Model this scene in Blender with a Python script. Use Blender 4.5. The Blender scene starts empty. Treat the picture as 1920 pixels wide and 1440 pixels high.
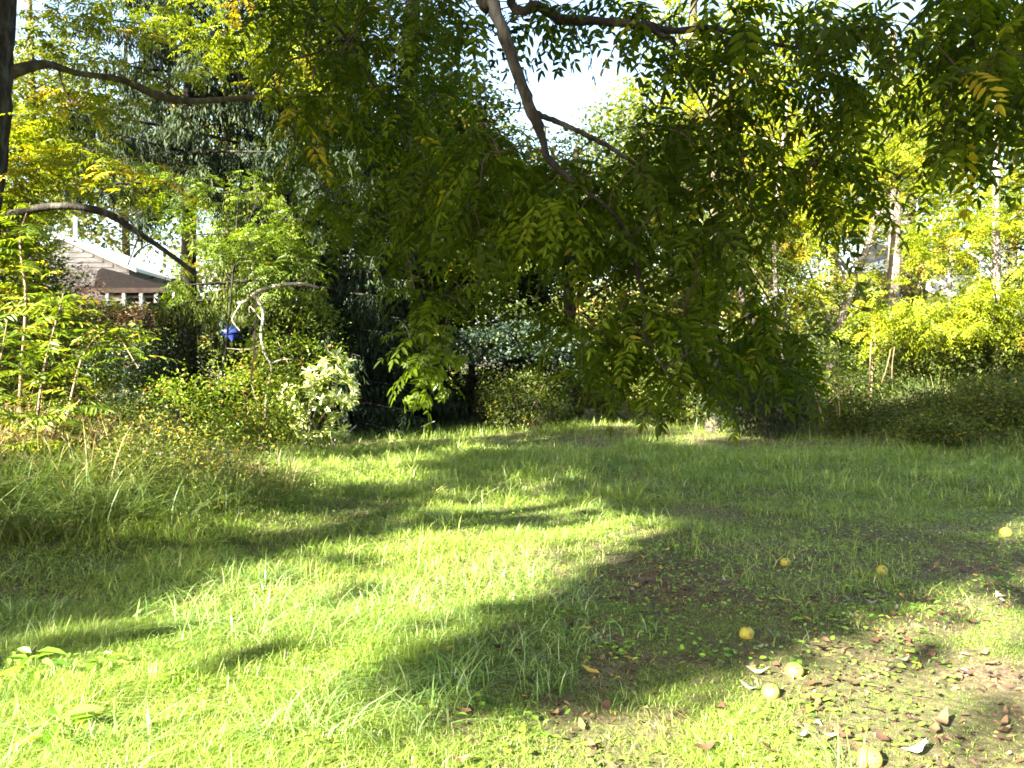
import bpy, math, random
import numpy as np
from mathutils import kdtree
rng = np.random.default_rng(11)
random.seed(5)
SC = bpy.context.scene
C = SC.collection
# ------------------------------------------------------------------ camera, sky, sun
cam = bpy.data.cameras.new('camera'); co = bpy.data.objects.new('camera', cam); C.objects.link(co)
co.location = (0, 0, 1.6); co.rotation_euler = (math.radians(90 - 0.76), 0, 0)
cam.sensor_width = 36; cam.lens = 36 * 1500 / 1920; cam.clip_start = 0.05; cam.clip_end = 2000
SC.camera = co
SUN_AZ = math.radians(225)        # compass style: x = sin, y = cos (behind the camera, to its left)
SUN_EL = math.radians(28)
L = np.array([math.sin(SUN_AZ) * math.cos(SUN_EL), math.cos(SUN_AZ) * math.cos(SUN_EL), math.sin(SUN_EL)])
w = bpy.data.worlds.new('World'); SC.world = w; w.use_nodes = True
nt = w.node_tree; sky = nt.nodes.new('ShaderNodeTexSky'); sky.sky_type = 'NISHITA'; sky.sun_disc = False
sky.sun_elevation = SUN_EL; sky.sun_rotation = SUN_AZ; sky.dust_density = 3.0; sky.air_density = 1.2
bg = nt.nodes['Background']; nt.links.new(sky.outputs[0], bg.inputs[0]); bg.inputs[1].default_value = 0.05
sl = bpy.data.lights.new('sun', 'SUN'); sl.energy = 5.0; sl.angle = math.radians(0.55); sl.color = (1.0, 0.93, 0.80)
so = bpy.data.objects.new('sun', sl); C.objects.link(so)
from mathutils import Vector
so.rotation_euler = Vector(L).to_track_quat('Z', 'Y').to_euler()
SC.view_settings.view_transform = 'Standard'; SC.view_settings.look = 'None'; SC.view_settings.gamma = 1
SC.view_settings.exposure = 3.9
SC.cycles.max_bounces = 8; SC.cycles.diffuse_bounces = 4; SC.cycles.transmission_bounces = 5; SC.cycles.glossy_bounces = 2
SC.cycles.filter_width = 1.7

F = 1500.0
def at(u, v, d):
    """photo pixel (u, v) at distance d metres in front of the camera -> point in the place"""
    return np.array([(u - 960) / F * d, d, 1.6 + (700 - v) / F * d])
def sstep(a, b, x):
    t = np.clip((x - a) / (b - a), 0, 1); return t * t * (3 - 2 * t)
def h(x, y):
    x = np.asarray(x, float); y = np.asarray(y, float)
    z = 0.62 * np.exp(-((x + 6.0) / 3.0) ** 2 - ((y - 9.3) / 2.0) ** 2)
    s = (x - 5.6) * 0.94 + (y - 24) * 0.34
    z = z + 2.1 * sstep(0, 9, s) * sstep(6, 12, y)
    z = z + 4.7 * sstep(20, 42, y) * sstep(-5, -17, x)
    z = z + 2.2 * sstep(30, 50, y) * sstep(8, 20, x)
    z = z + 0.05 * np.sin(x * 1.3 + 0.7) * np.cos(y * 0.9) + 0.02 * np.sin(x * 3.1) * np.sin(y * 2.7 + 1) * sstep(0, 4, y)
    return z
def nrm(a):
    return a / np.maximum(np.linalg.norm(a, axis=-1, keepdims=True), 1e-9)
def rnd(n, k=3): return rng.normal(size=(n, k))

# ------------------------------------------------------------------ cheap value noise
_G = rng.random((64, 64))
def vnoise(x, y):
    xi = np.floor(x).astype(int); yi = np.floor(y).astype(int); fx = x - xi; fy = y - yi
    fx = fx * fx * (3 - 2 * fx); fy = fy * fy * (3 - 2 * fy)
    g = lambda a, b: _G[a % 64, b % 64]
    return (g(xi, yi) * (1 - fx) + g(xi + 1, yi) * fx) * (1 - fy) + (g(xi, yi + 1) * (1 - fx) + g(xi + 1, yi + 1) * fx) * fy

# ------------------------------------------------------------------ materials
def mat(name):
    m = bpy.data.materials.new(name); m.use_nodes = True; m.node_tree.nodes.clear()
    return m, m.node_tree
def N(nt, t, **kw):
    n = nt.nodes.new('ShaderNode' + t)
    for k, v in kw.items():
        if isinstance(k, str) and hasattr(n, k): setattr(n, k, v)
    return n
def ramp(nt, stops):
    r = nt.nodes.new('ShaderNodeValToRGB'); e = r.color_ramp.elements
    while len(e) > 1: e.remove(e[-1])
    e[0].position, e[0].color = stops[0][0], (*stops[0][1], 1)
    for p, c in stops[1:]:
        k = e.new(p); k.color = (*c, 1)
    return r
def leaf_mat(name, stops, trans=0.45, rough=0.45, spec=0.35, tcol=(1.25, 1.25, 0.5)):
    m, t = mat(name); l = t.links
    a = N(t, 'Attribute'); a.attribute_name = 'tint'
    r = ramp(t, stops); l.new(a.outputs['Fac'], r.inputs[0])
    p = N(t, 'BsdfPrincipled'); p.inputs['Roughness'].default_value = rough; p.inputs['Specular IOR Level'].default_value = spec
    l.new(r.outputs[0], p.inputs['Base Color'])
    mx = N(t, 'Mix', data_type='RGBA', blend_type='MULTIPLY'); mx.inputs[0].default_value = 1
    l.new(r.outputs[0], mx.inputs[6]); mx.inputs[7].default_value = (*tcol, 1)
    tr = N(t, 'BsdfTranslucent'); l.new(mx.outputs[2], tr.inputs['Color'])
    ms = N(t, 'MixShader'); ms.inputs[0].default_value = trans
    l.new(p.outputs[0], ms.inputs[1]); l.new(tr.outputs[0], ms.inputs[2])
    o = N(t, 'OutputMaterial'); l.new(ms.outputs[0], o.inputs[0])
    return m
def noise_mat(name, stops, scale=8, stretch=(1, 1, 1), rough=0.85, bump=0.4, detail=6, spec=0.2, bscale=None):
    m, t = mat(name); l = t.links
    tc = N(t, 'TexCoord'); mp = N(t, 'Mapping'); mp.inputs['Scale'].default_value = stretch
    l.new(tc.outputs['Object'], mp.inputs[0])
    n = N(t, 'TexNoise'); n.inputs['Scale'].default_value = scale; n.inputs['Detail'].default_value = detail; n.inputs['Roughness'].default_value = 0.65
    l.new(mp.outputs[0], n.inputs['Vector'])
    r = ramp(t, stops); l.new(n.outputs[0], r.inputs[0])
    p = N(t, 'BsdfPrincipled'); p.inputs['Roughness'].default_value = rough; p.inputs['Specular IOR Level'].default_value = spec
    l.new(r.outputs[0], p.inputs['Base Color'])
    n2 = N(t, 'TexNoise'); n2.inputs['Scale'].default_value = bscale or scale * 2.5; n2.inputs['Detail'].default_value = 5
    l.new(mp.outputs[0], n2.inputs['Vector'])
    b = N(t, 'Bump'); b.inputs['Strength'].default_value = bump; b.inputs['Distance'].default_value = 0.03
    l.new(n2.outputs[0], b.inputs['Height']); l.new(b.outputs[0], p.inputs['Normal'])
    o = N(t, 'OutputMaterial'); l.new(p.outputs[0], o.inputs[0])
    return m
G = lambda r, g, b: (r, g, b)
M = {}
M['walnut_leaf'] = leaf_mat('walnut leaf', [(0, G(.016, .028, .002)), (.5, G(.042, .068, .003)), (.9, G(.095, .135, .005)), (.965, G(.28, .23, .02))], .6, .55, .12, (1.45, 1.5, .3))
M['bright_leaf'] = leaf_mat('bright compound leaf', [(0, G(.05, .08, .004)), (.5, G(.15, .19, .006)), (.85, G(.24, .27, .008)), (.96, G(.34, .24, .015))], .5, .5, .3)
M['sapling_leaf'] = leaf_mat('sapling leaf', [(0, G(.03, .055, .006)), (.5, G(.095, .145, .008)), (.9, G(.165, .22, .012)), (.98, G(.28, .15, .03))], .45, .45, .35)
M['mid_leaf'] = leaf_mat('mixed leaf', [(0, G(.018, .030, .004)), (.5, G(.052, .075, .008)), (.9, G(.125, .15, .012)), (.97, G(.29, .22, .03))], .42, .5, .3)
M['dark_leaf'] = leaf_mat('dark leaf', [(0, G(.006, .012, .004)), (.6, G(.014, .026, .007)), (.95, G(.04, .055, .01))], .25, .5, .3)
M['vine_leaf'] = leaf_mat('vine leaf', [(0, G(.012, .025, .016)), (.6, G(.028, .05, .032)), (.95, G(.08, .11, .03))], .3, .45, .4)
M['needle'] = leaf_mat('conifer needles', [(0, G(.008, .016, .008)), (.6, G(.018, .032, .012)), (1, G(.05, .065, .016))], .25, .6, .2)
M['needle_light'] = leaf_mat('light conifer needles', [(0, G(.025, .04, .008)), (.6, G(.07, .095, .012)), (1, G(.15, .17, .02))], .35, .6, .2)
M['far_leaf'] = leaf_mat('far leaf', [(0, G(.035, .05, .015)), (.5, G(.085, .105, .02)), (.93, G(.16, .17, .03)), (.98, G(.30, .20, .06))], .45, .6, .2)
M['laurel'] = leaf_mat('laurel leaf', [(0, G(.10, .15, .02)), (.4, G(.26, .33, .05)), (.75, G(.48, .52, .18)), (1, G(.62, .63, .36))], .2, .25, .8)
M['grass'] = leaf_mat('lawn grass', [(0, G(.07, .125, .014)), (.45, G(.18, .26, .036)), (.85, G(.29, .375, .08)), (.94, G(.42, .42, .16)), (1, G(.46, .40, .22))], .34, .42, .4, (1.25, 1.25, .55))
M['long_grass'] = leaf_mat('long grass', [(0, G(.035, .07, .015)), (.45, G(.08, .12, .025)), (.7, G(.16, .18, .05)), (.9, G(.34, .27, .12)), (1, G(.45, .36, .2))], .4, .5, .3)
M['tuft'] = leaf_mat('broad grass blades', [(0, G(.10, .20, .04)), (.6, G(.19, .31, .08)), (1, G(.36, .44, .20))], .4, .28, .7)
M['weed'] = leaf_mat('weed leaf', [(0, G(.09, .20, .02)), (.7, G(.18, .34, .03)), (1, G(.25, .40, .05))], .45, .4, .4)
M['straw'] = leaf_mat('dry stalks', [(0, G(.20, .12, .06)), (.6, G(.36, .24, .12)), (1, G(.45, .34, .2))], .2, .6, .2, (1, 1, .8))
M['litter'] = leaf_mat('fallen leaf', [(0, G(.03, .017, .012)), (.4, G(.09, .048, .028)), (.7, G(.18, .115, .06)), (.85, G(.45, .32, .06)), (.95, G(.24, .21, .15)), (1, G(.30, .27, .19))], .2, .6, .25, (1, .95, .7))
M['red_leaf'] = leaf_mat('reddish leaf', [(0, G(.03, .03, .012)), (.5, G(.08, .045, .022)), (1, G(.14, .06, .03))], .3, .5, .3, (1, .9, .7))
M['grey_leaf'] = leaf_mat('silvery leaf', [(0, G(.14, .15, .12)), (.6, G(.28, .28, .25)), (1, G(.46, .45, .42))], .2, .5, .3, (1, 1, .9))
M['brown_leaf'] = leaf_mat('bare brown twigs', [(0, G(.10, .065, .05)), (.6, G(.18, .12, .085)), (1, G(.26, .18, .12))], .2, .6, .2, (1, .95, .8))
M['bark_dark'] = noise_mat('dark walnut bark', [(.3, G(.006, .006, .004)), (.5, G(.018, .016, .012)), (.72, G(.07, .068, .055))], 9, (1, 1, .35), .9, .7)
M['bark_moss'] = noise_mat('mossy bark', [(.3, G(.016, .013, .010)), (.5, G(.05, .042, .03)), (.62, G(.085, .08, .03)), (.8, G(.14, .125, .09))], 7, (1, 1, 1), .9, .6)
M['bark_pale'] = noise_mat('pale bark', [(.3, G(.06, .05, .04)), (.5, G(.15, .125, .10)), (.75, G(.30, .27, .23))], 7, (1, 1, .4), .85, .6)
M['bark_grey'] = noise_mat('weathered grey wood', [(.3, G(.05, .045, .03)), (.5, G(.14, .13, .095)), (.75, G(.30, .28, .24))], 12, (1, 1, 1), .8, .5)
M['twig'] = noise_mat('twig bark', [(.3, G(.02, .014, .01)), (.7, G(.07, .05, .035))], 20, (1, 1, 1), .8, .3)
M['stem_green'] = noise_mat('green stem', [(.3, G(.06, .11, .02)), (.7, G(.14, .17, .04))], 20, (1, 1, 1), .6, .1)
M['stem_tan'] = noise_mat('tan stem', [(.3, G(.09, .06, .035)), (.7, G(.22, .155, .09))], 14, (1, 1, 1), .7, .2)
M['fruit'] = noise_mat('green yellow fruit skin', [(.3, G(.17, .19, .02)), (.5, G(.25, .25, .03)), (.6, G(.28, .23, .045)), (.7, G(.10, .06, .02))], 9, (1, 1, 1), .6, .25, 5, .3, 60)
M['fruit_stem'] = noise_mat('fruit stem', [(.3, G(.06, .04, .02)), (.7, G(.12, .08, .04))], 30)
M['stone'] = noise_mat('weathered stone', [(.3, G(.10, .09, .08)), (.7, G(.22, .2, .18))], 12, (1, 1, 1), .9, .6)
M['white_paint'] = noise_mat('white house paint', [(.3, G(.66, .67, .68)), (.7, G(.8, .8, .8))], 3, (1, 1, 1), .6, .05)
M['siding'] = noise_mat('pale siding', [(.3, G(.26, .26, .27)), (.7, G(.36, .36, .36))], 2.5, (1, 1, 1), .7, .1)
M['roof'] = noise_mat('grey brown shingles', [(.3, G(.035, .03, .03)), (.7, G(.07, .06, .055))], 6, (1, 1, 4), .9, .4)
M['pale_sky_roof'] = noise_mat('pale roof with sky sheen', [(.3, G(.55, .57, .6)), (.7, G(.7, .72, .74))], 2, (1, 1, 1), .4, .1)  # pale roofing; on the gabled house its paleness holds painted sky reflection
M['fascia_brown'] = noise_mat('brown timber', [(.3, G(.10, .075, .06)), (.7, G(.18, .13, .10))], 5, (1, 1, 1), .8, .2)  # brown timber for porch fascia and window frames
M['blue_paint'] = noise_mat('blue plastic', [(.3, G(.012, .025, .12)), (.7, G(.02, .04, .18))], 3, (1, 1, 1), .45, .05)
m, t = mat('window glass'); p = N(t, 'BsdfPrincipled'); p.inputs['Base Color'].default_value = (.06, .09, .10, 1); p.inputs['Roughness'].default_value = .06
p.inputs['Specular IOR Level'].default_value = .9; o = N(t, 'OutputMaterial'); t.links.new(p.outputs[0], o.inputs[0]); M['glass'] = m
# ground: soil, thatch and moss blended by noise, forest floor farther out
m, t = mat('lawn soil'); l = t.links
tc = N(t, 'TexCoord'); n1 = N(t, 'TexNoise'); n1.inputs['Scale'].default_value = .8; n1.inputs['Detail'].default_value = 8; l.new(tc.outputs['Object'], n1.inputs['Vector'])
n2 = N(t, 'TexNoise'); n2.inputs['Scale'].default_value = 22; n2.inputs['Detail'].default_value = 8; n2.inputs['Roughness'].default_value = .75; l.new(tc.outputs['Object'], n2.inputs['Vector'])
r1 = ramp(t, [(.35, G(.03, .02, .013)), (.5, G(.10, .07, .045)), (.7, G(.22, .165, .11))]); l.new(n2.outputs[0], r1.inputs[0])
r2 = ramp(t, [(.3, G(.025, .028, .01)), (.5, G(.075, .07, .03)), (.75, G(.17, .14, .07))]); l.new(n2.outputs[0], r2.inputs[0])
r3 = ramp(t, [(.42, (0, 0, 0)), (.56, (1, 1, 1))]); l.new(n1.outputs[0], r3.inputs[0])
mx = N(t, 'Mix', data_type='RGBA'); l.new(r3.outputs[0], mx.inputs[0]); l.new(r1.outputs[0], mx.inputs[6]); l.new(r2.outputs[0], mx.inputs[7])
p = N(t, 'BsdfPrincipled'); p.inputs['Roughness'].default_value = .9; p.inputs['Specular IOR Level'].default_value = .15; l.new(mx.outputs[2], p.inputs['Base Color'])
b = N(t, 'Bump'); b.inputs['Strength'].default_value = .9; b.inputs['Distance'].default_value = .03; l.new(n2.outputs[0], b.inputs['Height']); l.new(b.outputs[0], p.inputs['Normal'])
o = N(t, 'OutputMaterial'); l.new(p.outputs[0], o.inputs[0]); M['soil'] = m

# ------------------------------------------------------------------ mesh buffer
class Buf:
    def __init__(s): s.v = []; s.f = []; s.n = 0
    def add(s, v, f, tint=0.5, smooth=False):
        v = np.asarray(v, float).reshape(-1, 3); f = np.asarray(f, int)
        tint = np.broadcast_to(np.asarray(tint, float), (len(f),))
        s.v.append(v); s.f.append((f + s.n, tint, smooth)); s.n += len(v)
    def mesh(s, name, material):
        me = bpy.data.meshes.new(name)
        V = np.concatenate(s.v).astype(np.float32)
        me.vertices.add(len(V)); me.vertices.foreach_set('co', V.ravel())
        loops = np.concatenate([f.ravel() for f, _, _ in s.f]).astype(np.int32)
        sizes = np.concatenate([np.full(len(f), f.shape[1]) for f, _, _ in s.f])
        start = np.concatenate([[0], np.cumsum(sizes)[:-1]]).astype(np.int32)
        me.loops.add(len(loops)); me.loops.foreach_set('vertex_index', loops)
        me.polygons.add(len(sizes)); me.polygons.foreach_set('loop_start', start)
        sm = np.concatenate([np.full(len(f), sm_, bool) for f, _, sm_ in s.f])
        me.polygons.foreach_set('use_smooth', sm)
        at_ = me.attributes.new('tint', 'FLOAT', 'FACE')
        at_.data.foreach_set('value', np.concatenate([t for _, t, _ in s.f]).astype(np.float32))
        me.materials.append(material); me.update(calc_edges=True)
        return me
    def obj(s, name, material, parent=None, loc=None, kind=None):
        """link as ONE object; vertices given in world space are re-based on the parent's (or given) location"""
        base = np.array(parent['_b'] if parent is not None and '_b' in parent else (0, 0, 0), float)
        if loc is not None:
            for i in range(len(s.v)): s.v[i] = s.v[i] - np.asarray(loc)
        elif parent is not None:
            for i in range(len(s.v)): s.v[i] = s.v[i] - base
        o = bpy.data.objects.new(name, s.mesh(name, material)); C.objects.link(o)
        if parent is not None: o.parent = parent
        if loc is not None: o.location = tuple(np.asarray(loc) - base) if parent is not None else tuple(loc)
        if kind: o['kind'] = kind
        return o
def thing(name, label, cat, loc, group=None):
    o = bpy.data.objects.new(name, None); C.objects.link(o); o.empty_display_size = .2
    o.location = tuple(float(a) for a in loc); o['_b'] = [float(a) for a in loc]
    o['label'] = label; o['category'] = cat
    if group: o['group'] = group
    return o
def tag(o, label, cat, group=None):
    o['label'] = label; o['category'] = cat
    if group: o['group'] = group
    return o

def tube(b, pts, rad, sides=7, rough=0.0, tint=.5, cap=True):
    pts = np.asarray(pts, float); n = len(pts); rad = np.broadcast_to(np.asarray(rad, float), (n,)) if np.ndim(rad) == 0 else np.asarray(rad, float)
    T = nrm(np.gradient(pts, axis=0)); ref = np.array([0.31, 0.17, 0.93]) if abs(T[0, 2]) < .8 else np.array([0.95, .2, .1])
    S = nrm(np.cross(T, ref)); Bn = np.cross(T, S)
    a = np.linspace(0, 2 * np.pi, sides, endpoint=False)
    R = rad[:, None] * (1 + rough * rng.normal(size=(n, sides)))
    v = pts[:, None] + R[..., None] * (np.cos(a)[None, :, None] * S[:, None] + np.sin(a)[None, :, None] * Bn[:, None])
    i = np.arange(n - 1)[:, None] * sides; j = np.arange(sides)[None]
    j2 = (j + 1) % sides
    f = np.stack([i + j, i + j2, i + sides + j2, i + sides + j], -1).reshape(-1, 4)
    b.add(v, f, tint, True)
    if cap:
        b.add(v[-1], np.arange(sides)[None], tint); b.add(v[0], np.arange(sides)[::-1][None], tint)
def spline(pts, n=24):
    """smooth curve through control points (Catmull-Rom); pts may carry extra columns such as radius"""
    P = np.asarray(pts, float); P = np.vstack([2 * P[0] - P[1], P, 2 * P[-1] - P[-2]]); out = []
    seg = len(P) - 3; per = max(2, n // seg)
    for k in range(seg):
        p0, p1, p2, p3 = P[k:k + 4]
        for t in np.linspace(0, 1, per, endpoint=False):
            out.append(.5 * (2 * p1 + (p2 - p0) * t + (2 * p0 - 5 * p1 + 4 * p2 - p3) * t * t + (3 * p1 - p0 - 3 * p2 + p3) * t ** 3))
    out.append(P[-2]); return np.array(out)
def leaves(b, P, D, U, Ln, W, tint, fold=.15, hexa=False, curl=0.0):
    M_ = len(P); D = nrm(D); S = nrm(np.cross(D, U)); Nn = np.cross(S, D)
    Ln = np.broadcast_to(Ln, (M_,))[:, None]; W = np.broadcast_to(W, (M_,))[:, None]; tint = np.broadcast_to(tint, (M_,))
    if not hexa:
        v = np.stack([P, P + D * Ln * .45 + S * W / 2 + Nn * W * fold, P + D * Ln - Nn * Ln * curl, P + D * Ln * .45 - S * W / 2 + Nn * W * fold], 1)
        f = np.arange(M_ * 4).reshape(M_, 4); b.add(v, f, tint)
    else:
        v = np.stack([P, P + D * Ln * .3 + S * W * .46 + Nn * W * fold, P + D * Ln * .68 + S * W * .36 + Nn * (W * fold - Ln * curl * .5),
                      P + D * Ln - Nn * Ln * curl, P + D * Ln * .68 - S * W * .36 + Nn * (W * fold - Ln * curl * .5), P + D * Ln * .3 - S * W * .46 + Nn * W * fold], 1)
        i = np.arange(M_)[:, None] * 6
        b.add(v, np.concatenate([i + np.array([0, 1, 2, 3]), i + np.array([0, 3, 4, 5])]), np.concatenate([tint, tint]))
def pinnate(b, P, D, U, Ln, npair, ll, lw, droop, tint, hexa=False, rachis=.0, jit=.12, fold=.15):
    """pinnate compound leaves: arrays P, D; rachis arches down, leaflets in pairs plus an end one"""
    P = np.atleast_2d(P); D = nrm(np.atleast_2d(D)); m_ = len(P); U = np.broadcast_to(U, (m_, 3))
    Ln = np.broadcast_to(Ln, (m_,)).astype(float); droop = np.broadcast_to(droop, (m_,)).astype(float); tint = np.broadcast_to(tint, (m_,)).astype(float)
    dn = np.array([0, 0, -1.])
    ts = np.linspace(.2, .97, npair)
    pos = lambda t: P + D * (Ln * t)[:, None] + dn * (droop * Ln * t * t)[:, None]
    for k, t in enumerate(ts):
        q = pos(t); T = nrm(D + dn * (2 * droop * t)[:, None]); S = nrm(np.cross(T, U)); Nn = np.cross(S, T)
        sz = (.72 + .38 * math.sin(math.pi * min(1, t * 1.05)))
        for sg in (-1, 1):
            d = nrm(sg * S * .9 + T * .5 + dn * .22 + rnd(m_) * jit)
            leaves(b, q + T * (rng.normal(size=(m_, 1)) * .01), d, Nn + rnd(m_) * .15, ll * sz * rng.uniform(.85, 1.1, m_), lw * sz, np.clip(tint + rng.normal(size=m_) * .06, 0, 1), fold, hexa, .12)
    q = pos(.98); T = nrm(D + dn * (2 * droop)[:, None]); leaves(b, q, T, np.cross(nrm(np.cross(T, U)), T), ll, lw, tint, fold, hexa, .12)
    if rachis:
        q0 = P
        for t in (.35, .7, 1.0):
            q1 = pos(t); S = nrm(np.cross(q1 - q0, U)) * rachis; S2 = nrm(np.cross(q1 - q0, S)) * rachis
            v = np.stack([q0 - S, q0 + S, q1 + S * .7, q1 - S * .7, q0 - S2, q0 + S2, q1 + S2 * .7, q1 - S2 * .7], 1); i = np.arange(m_)[:, None] * 8
            b.add(v, np.concatenate([i + np.array([0, 1, 2, 3]), i + np.array([4, 5, 6, 7])]), .1); q0 = q1
def ell(c, r, n, shell=.35):
    """points in an ellipsoid, denser toward its skin, thinned by noise so the crown has gaps"""
    d = nrm(rnd(n)); rr = rng.random(n) ** shell
    p = d * rr[:, None] * np.asarray(r) + np.asarray(c)
    k = vnoise(p[:, 0] * .9 + p[:, 1] * .35 + 9, p[:, 2] * .9 + p[:, 1] * .3 + 5)
    return p[k > .36]
UP = np.array([0, 0, 1.])
def rosettes(b, c, per, Ln, npair, ll, lw, center=None, droop=.35, hexa=False, tb=.5, ts=.22, rachis=0):
    """whorls of pinnate leaves arching out from twig tips"""
    m_ = len(c)
    if m_ == 0: return
    ct = tb + rng.normal(size=m_) * ts
    for k in range(per):
        a = rng.uniform(0, 2 * np.pi, m_)
        D = np.stack([np.cos(a), np.sin(a), rng.uniform(-.35, .6, m_)], 1)
        if center is not None: D += nrm(c - center) * .7
        pinnate(b, c + rnd(m_) * Ln * .22, D, UP + rnd(m_) * .25, Ln * rng.uniform(.7, 1.2, m_), npair, ll, lw, droop * rng.uniform(.4, 1.6, m_), np.clip(ct + rng.normal(size=m_) * .08, 0, 1), hexa, rachis)
def simple(b, c, per, size, spread, aspect=.55, tb=.5, ts=.2, flat=.45, outward=None, hexa=False):
    m_ = len(c)
    if m_ == 0: return
    ct = np.repeat(tb + rng.normal(size=m_) * ts, per); P = np.repeat(c, per, 0) + rnd(m_ * per) * spread * np.array([1, 1, flat])
    D = rnd(m_ * per) * np.array([1, 1, .5]) + np.array([0, 0, -.35])
    if outward is not None: D += nrm(P - outward) * 1.2
    Ln = size * rng.uniform(.6, 1.3, m_ * per)
    leaves(b, P, D, UP + rnd(m_ * per) * .55, Ln, Ln * aspect, np.clip(ct + rng.normal(size=m_ * per) * .1, 0, 1), .12, hexa, .1)

# ------------------------------------------------------------------ ground
s = np.linspace(-1, 1, 221); gx = np.sign(s) * (np.exp(np.abs(s) * 4.2) - 1) * 6.2; gy = gx + 8
X, Y = np.meshgrid(gx, gy); b = Buf(); n = 221
i = np.arange(n - 1)[:, None] * n + np.arange(n - 1)[None]
b.add(np.stack([X, Y, h(X, Y)], -1), np.stack([i, i + 1, i + n + 1, i + n], -1).reshape(-1, 4), .5, True)
b.obj('ground', M['soil'], kind='structure')

# ------------------------------------------------------------------ patches to stay sunlit (world points; the unseen canopy is cut open onto them)
def unproj(u, v):     # photo pixel -> lawn point
    d = 1.6 * F / (v - 700); return (u - 960) / F * d, d
def inpoly(px, py, poly):
    r = np.zeros(len(px), bool); n = len(poly)
    for k in range(n):
        x1, y1 = poly[k]; x2, y2 = poly[(k + 1) % n]
        c = ((y1 > py) != (y2 > py)) & (px < (x2 - x1) * (py - y1) / ((y2 - y1) or 1e-9) + x1); r ^= c
    return r
LAWN_LIT = [
    [(-400, 1420), (0, 1225), (250, 1130), (450, 1068), (640, 1020), (760, 995), (1000, 990), (1200, 962), (1330, 975), (1250, 1030), (1150, 1085), (1050, 1135),
     (900, 1185), (810, 1235), (860, 1300), (1000, 1300), (1150, 1280), (1250, 1245), (1400, 1215), (1560, 1165), (1640, 1125), (1700, 1090), (1850, 1070), (1990, 1040), (2300, 1700), (-400, 1700)],
    [(1840, 960), (1960, 950), (1980, 1040), (1860, 1030)], [(1480, 1000), (1560, 990), (1585, 1035), (1500, 1040)],
    [(1560, 935), (1700, 905), (1930, 835), (1930, 865), (1750, 925), (1600, 950)],
    [(430, 905), (560, 850), (700, 822), (900, 815), (890, 850), (760, 880), (830, 900), (720, 930), (600, 955), (500, 935)],
    [(970, 905), (1080, 885), (1100, 905), (990, 922)], [(760, 972), (880, 935), (1210, 925), (1210, 955), (950, 975), (800, 990)],
    [(1180, 790), (1350, 780), (1360, 800), (1200, 812)], [(1250, 985), (1330, 975), (1320, 1000), (1260, 1005)]]
pts = []
for poly in LAWN_LIT:
    w_ = np.array([unproj(u, v) for u, v in poly]); lo, hi = w_.min(0), w_.max(0)
    g = np.stack(np.meshgrid(np.arange(lo[0], hi[0], .16), np.arange(lo[1], hi[1], .16)), -1).reshape(-1, 2)
    g = g[inpoly(g[:, 0], g[:, 1], w_)]; pts.append(np.column_stack([g, h(g[:, 0], g[:, 1])]))
for (u0, u1, v0, v1, d0, d1, nn) in [(-60, 430, 850, 960, 8, 10.5, 260), (-60, 430, 880, 985, 7.2, 8.8, 400), (-80, 290, 540, 870, 8.5, 11, 500), (0, 230, 240, 420, 11, 14, 160), (530, 670, 665, 840, 16.3, 17.6, 260),
                                     (270, 540, 690, 840, 13, 15.5, 240), (440, 600, 530, 560, 12.6, 13.2, 50), (260, 560, 300, 540, 16, 19, 420), (1390, 1960, 330, 595, 18, 27, 2600),
                                     (1040, 1180, 545, 700, 15, 24, 120), (1580, 1740, 130, 340, 20, 27, 260), (980, 1060, 345, 460, 4.9, 5.4, 60), (1330, 1350, 350, 400, 20, 21, 10), (1560, 1960, 0, 330, 23, 32, 240),
                                     (0, 200, 0, 260, 14, 22, 60), (640, 1000, 60, 600, 19, 30, 90), (240, 560, 20, 200, 18, 20, 60)]:
    uu = rng.uniform(u0, u1, nn); vv = rng.uniform(v0, v1, nn); dd = rng.uniform(d0, d1, nn)
    pts.append(np.stack([(uu - 960) / F * dd, dd, 1.6 + (700 - vv) / F * dd], 1))
fx, fy = rng.uniform(-2, 9, 50), rng.uniform(5.5, 17, 50); pts.append(np.column_stack([fx, fy, h(fx, fy)]))    # small flecks of sun
LITP = np.concatenate(pts)
E1 = nrm(np.cross(L, UP)[None])[0]; E2 = np.cross(E1, L)
kd = kdtree.KDTree(len(LITP))
for k, q in enumerate(LITP): kd.insert((q @ E1, q @ E2, 0), k)
kd.balance()
def blocks(P, rad):
    """which points would throw shade onto a place the sun reaches"""
    out = np.zeros(len(P), bool)
    a, bb = P @ E1, P @ E2; t = P @ L
    for k in range(len(P)):
        for (co_, idx, dist) in kd.find_n((a[k], bb[k], 0), 6):
            if dist < (rad * 2 if LITP[idx][1] > 15 and LITP[idx][2] > 1.5 and rad < .3 else rad) and LITP[idx] @ L < t[k]: out[k] = True; break
    return out
def visible(P, margin=60):
    d = np.maximum(P[:, 1], .01); u = 960 + P[:, 0] / d * F; v = 700 - (P[:, 2] - 1.6) / d * F
    return (P[:, 1] > .3) & (u > -margin) & (u < 1920 + margin) & (v > -margin) & (v < 1440 + margin)

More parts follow.
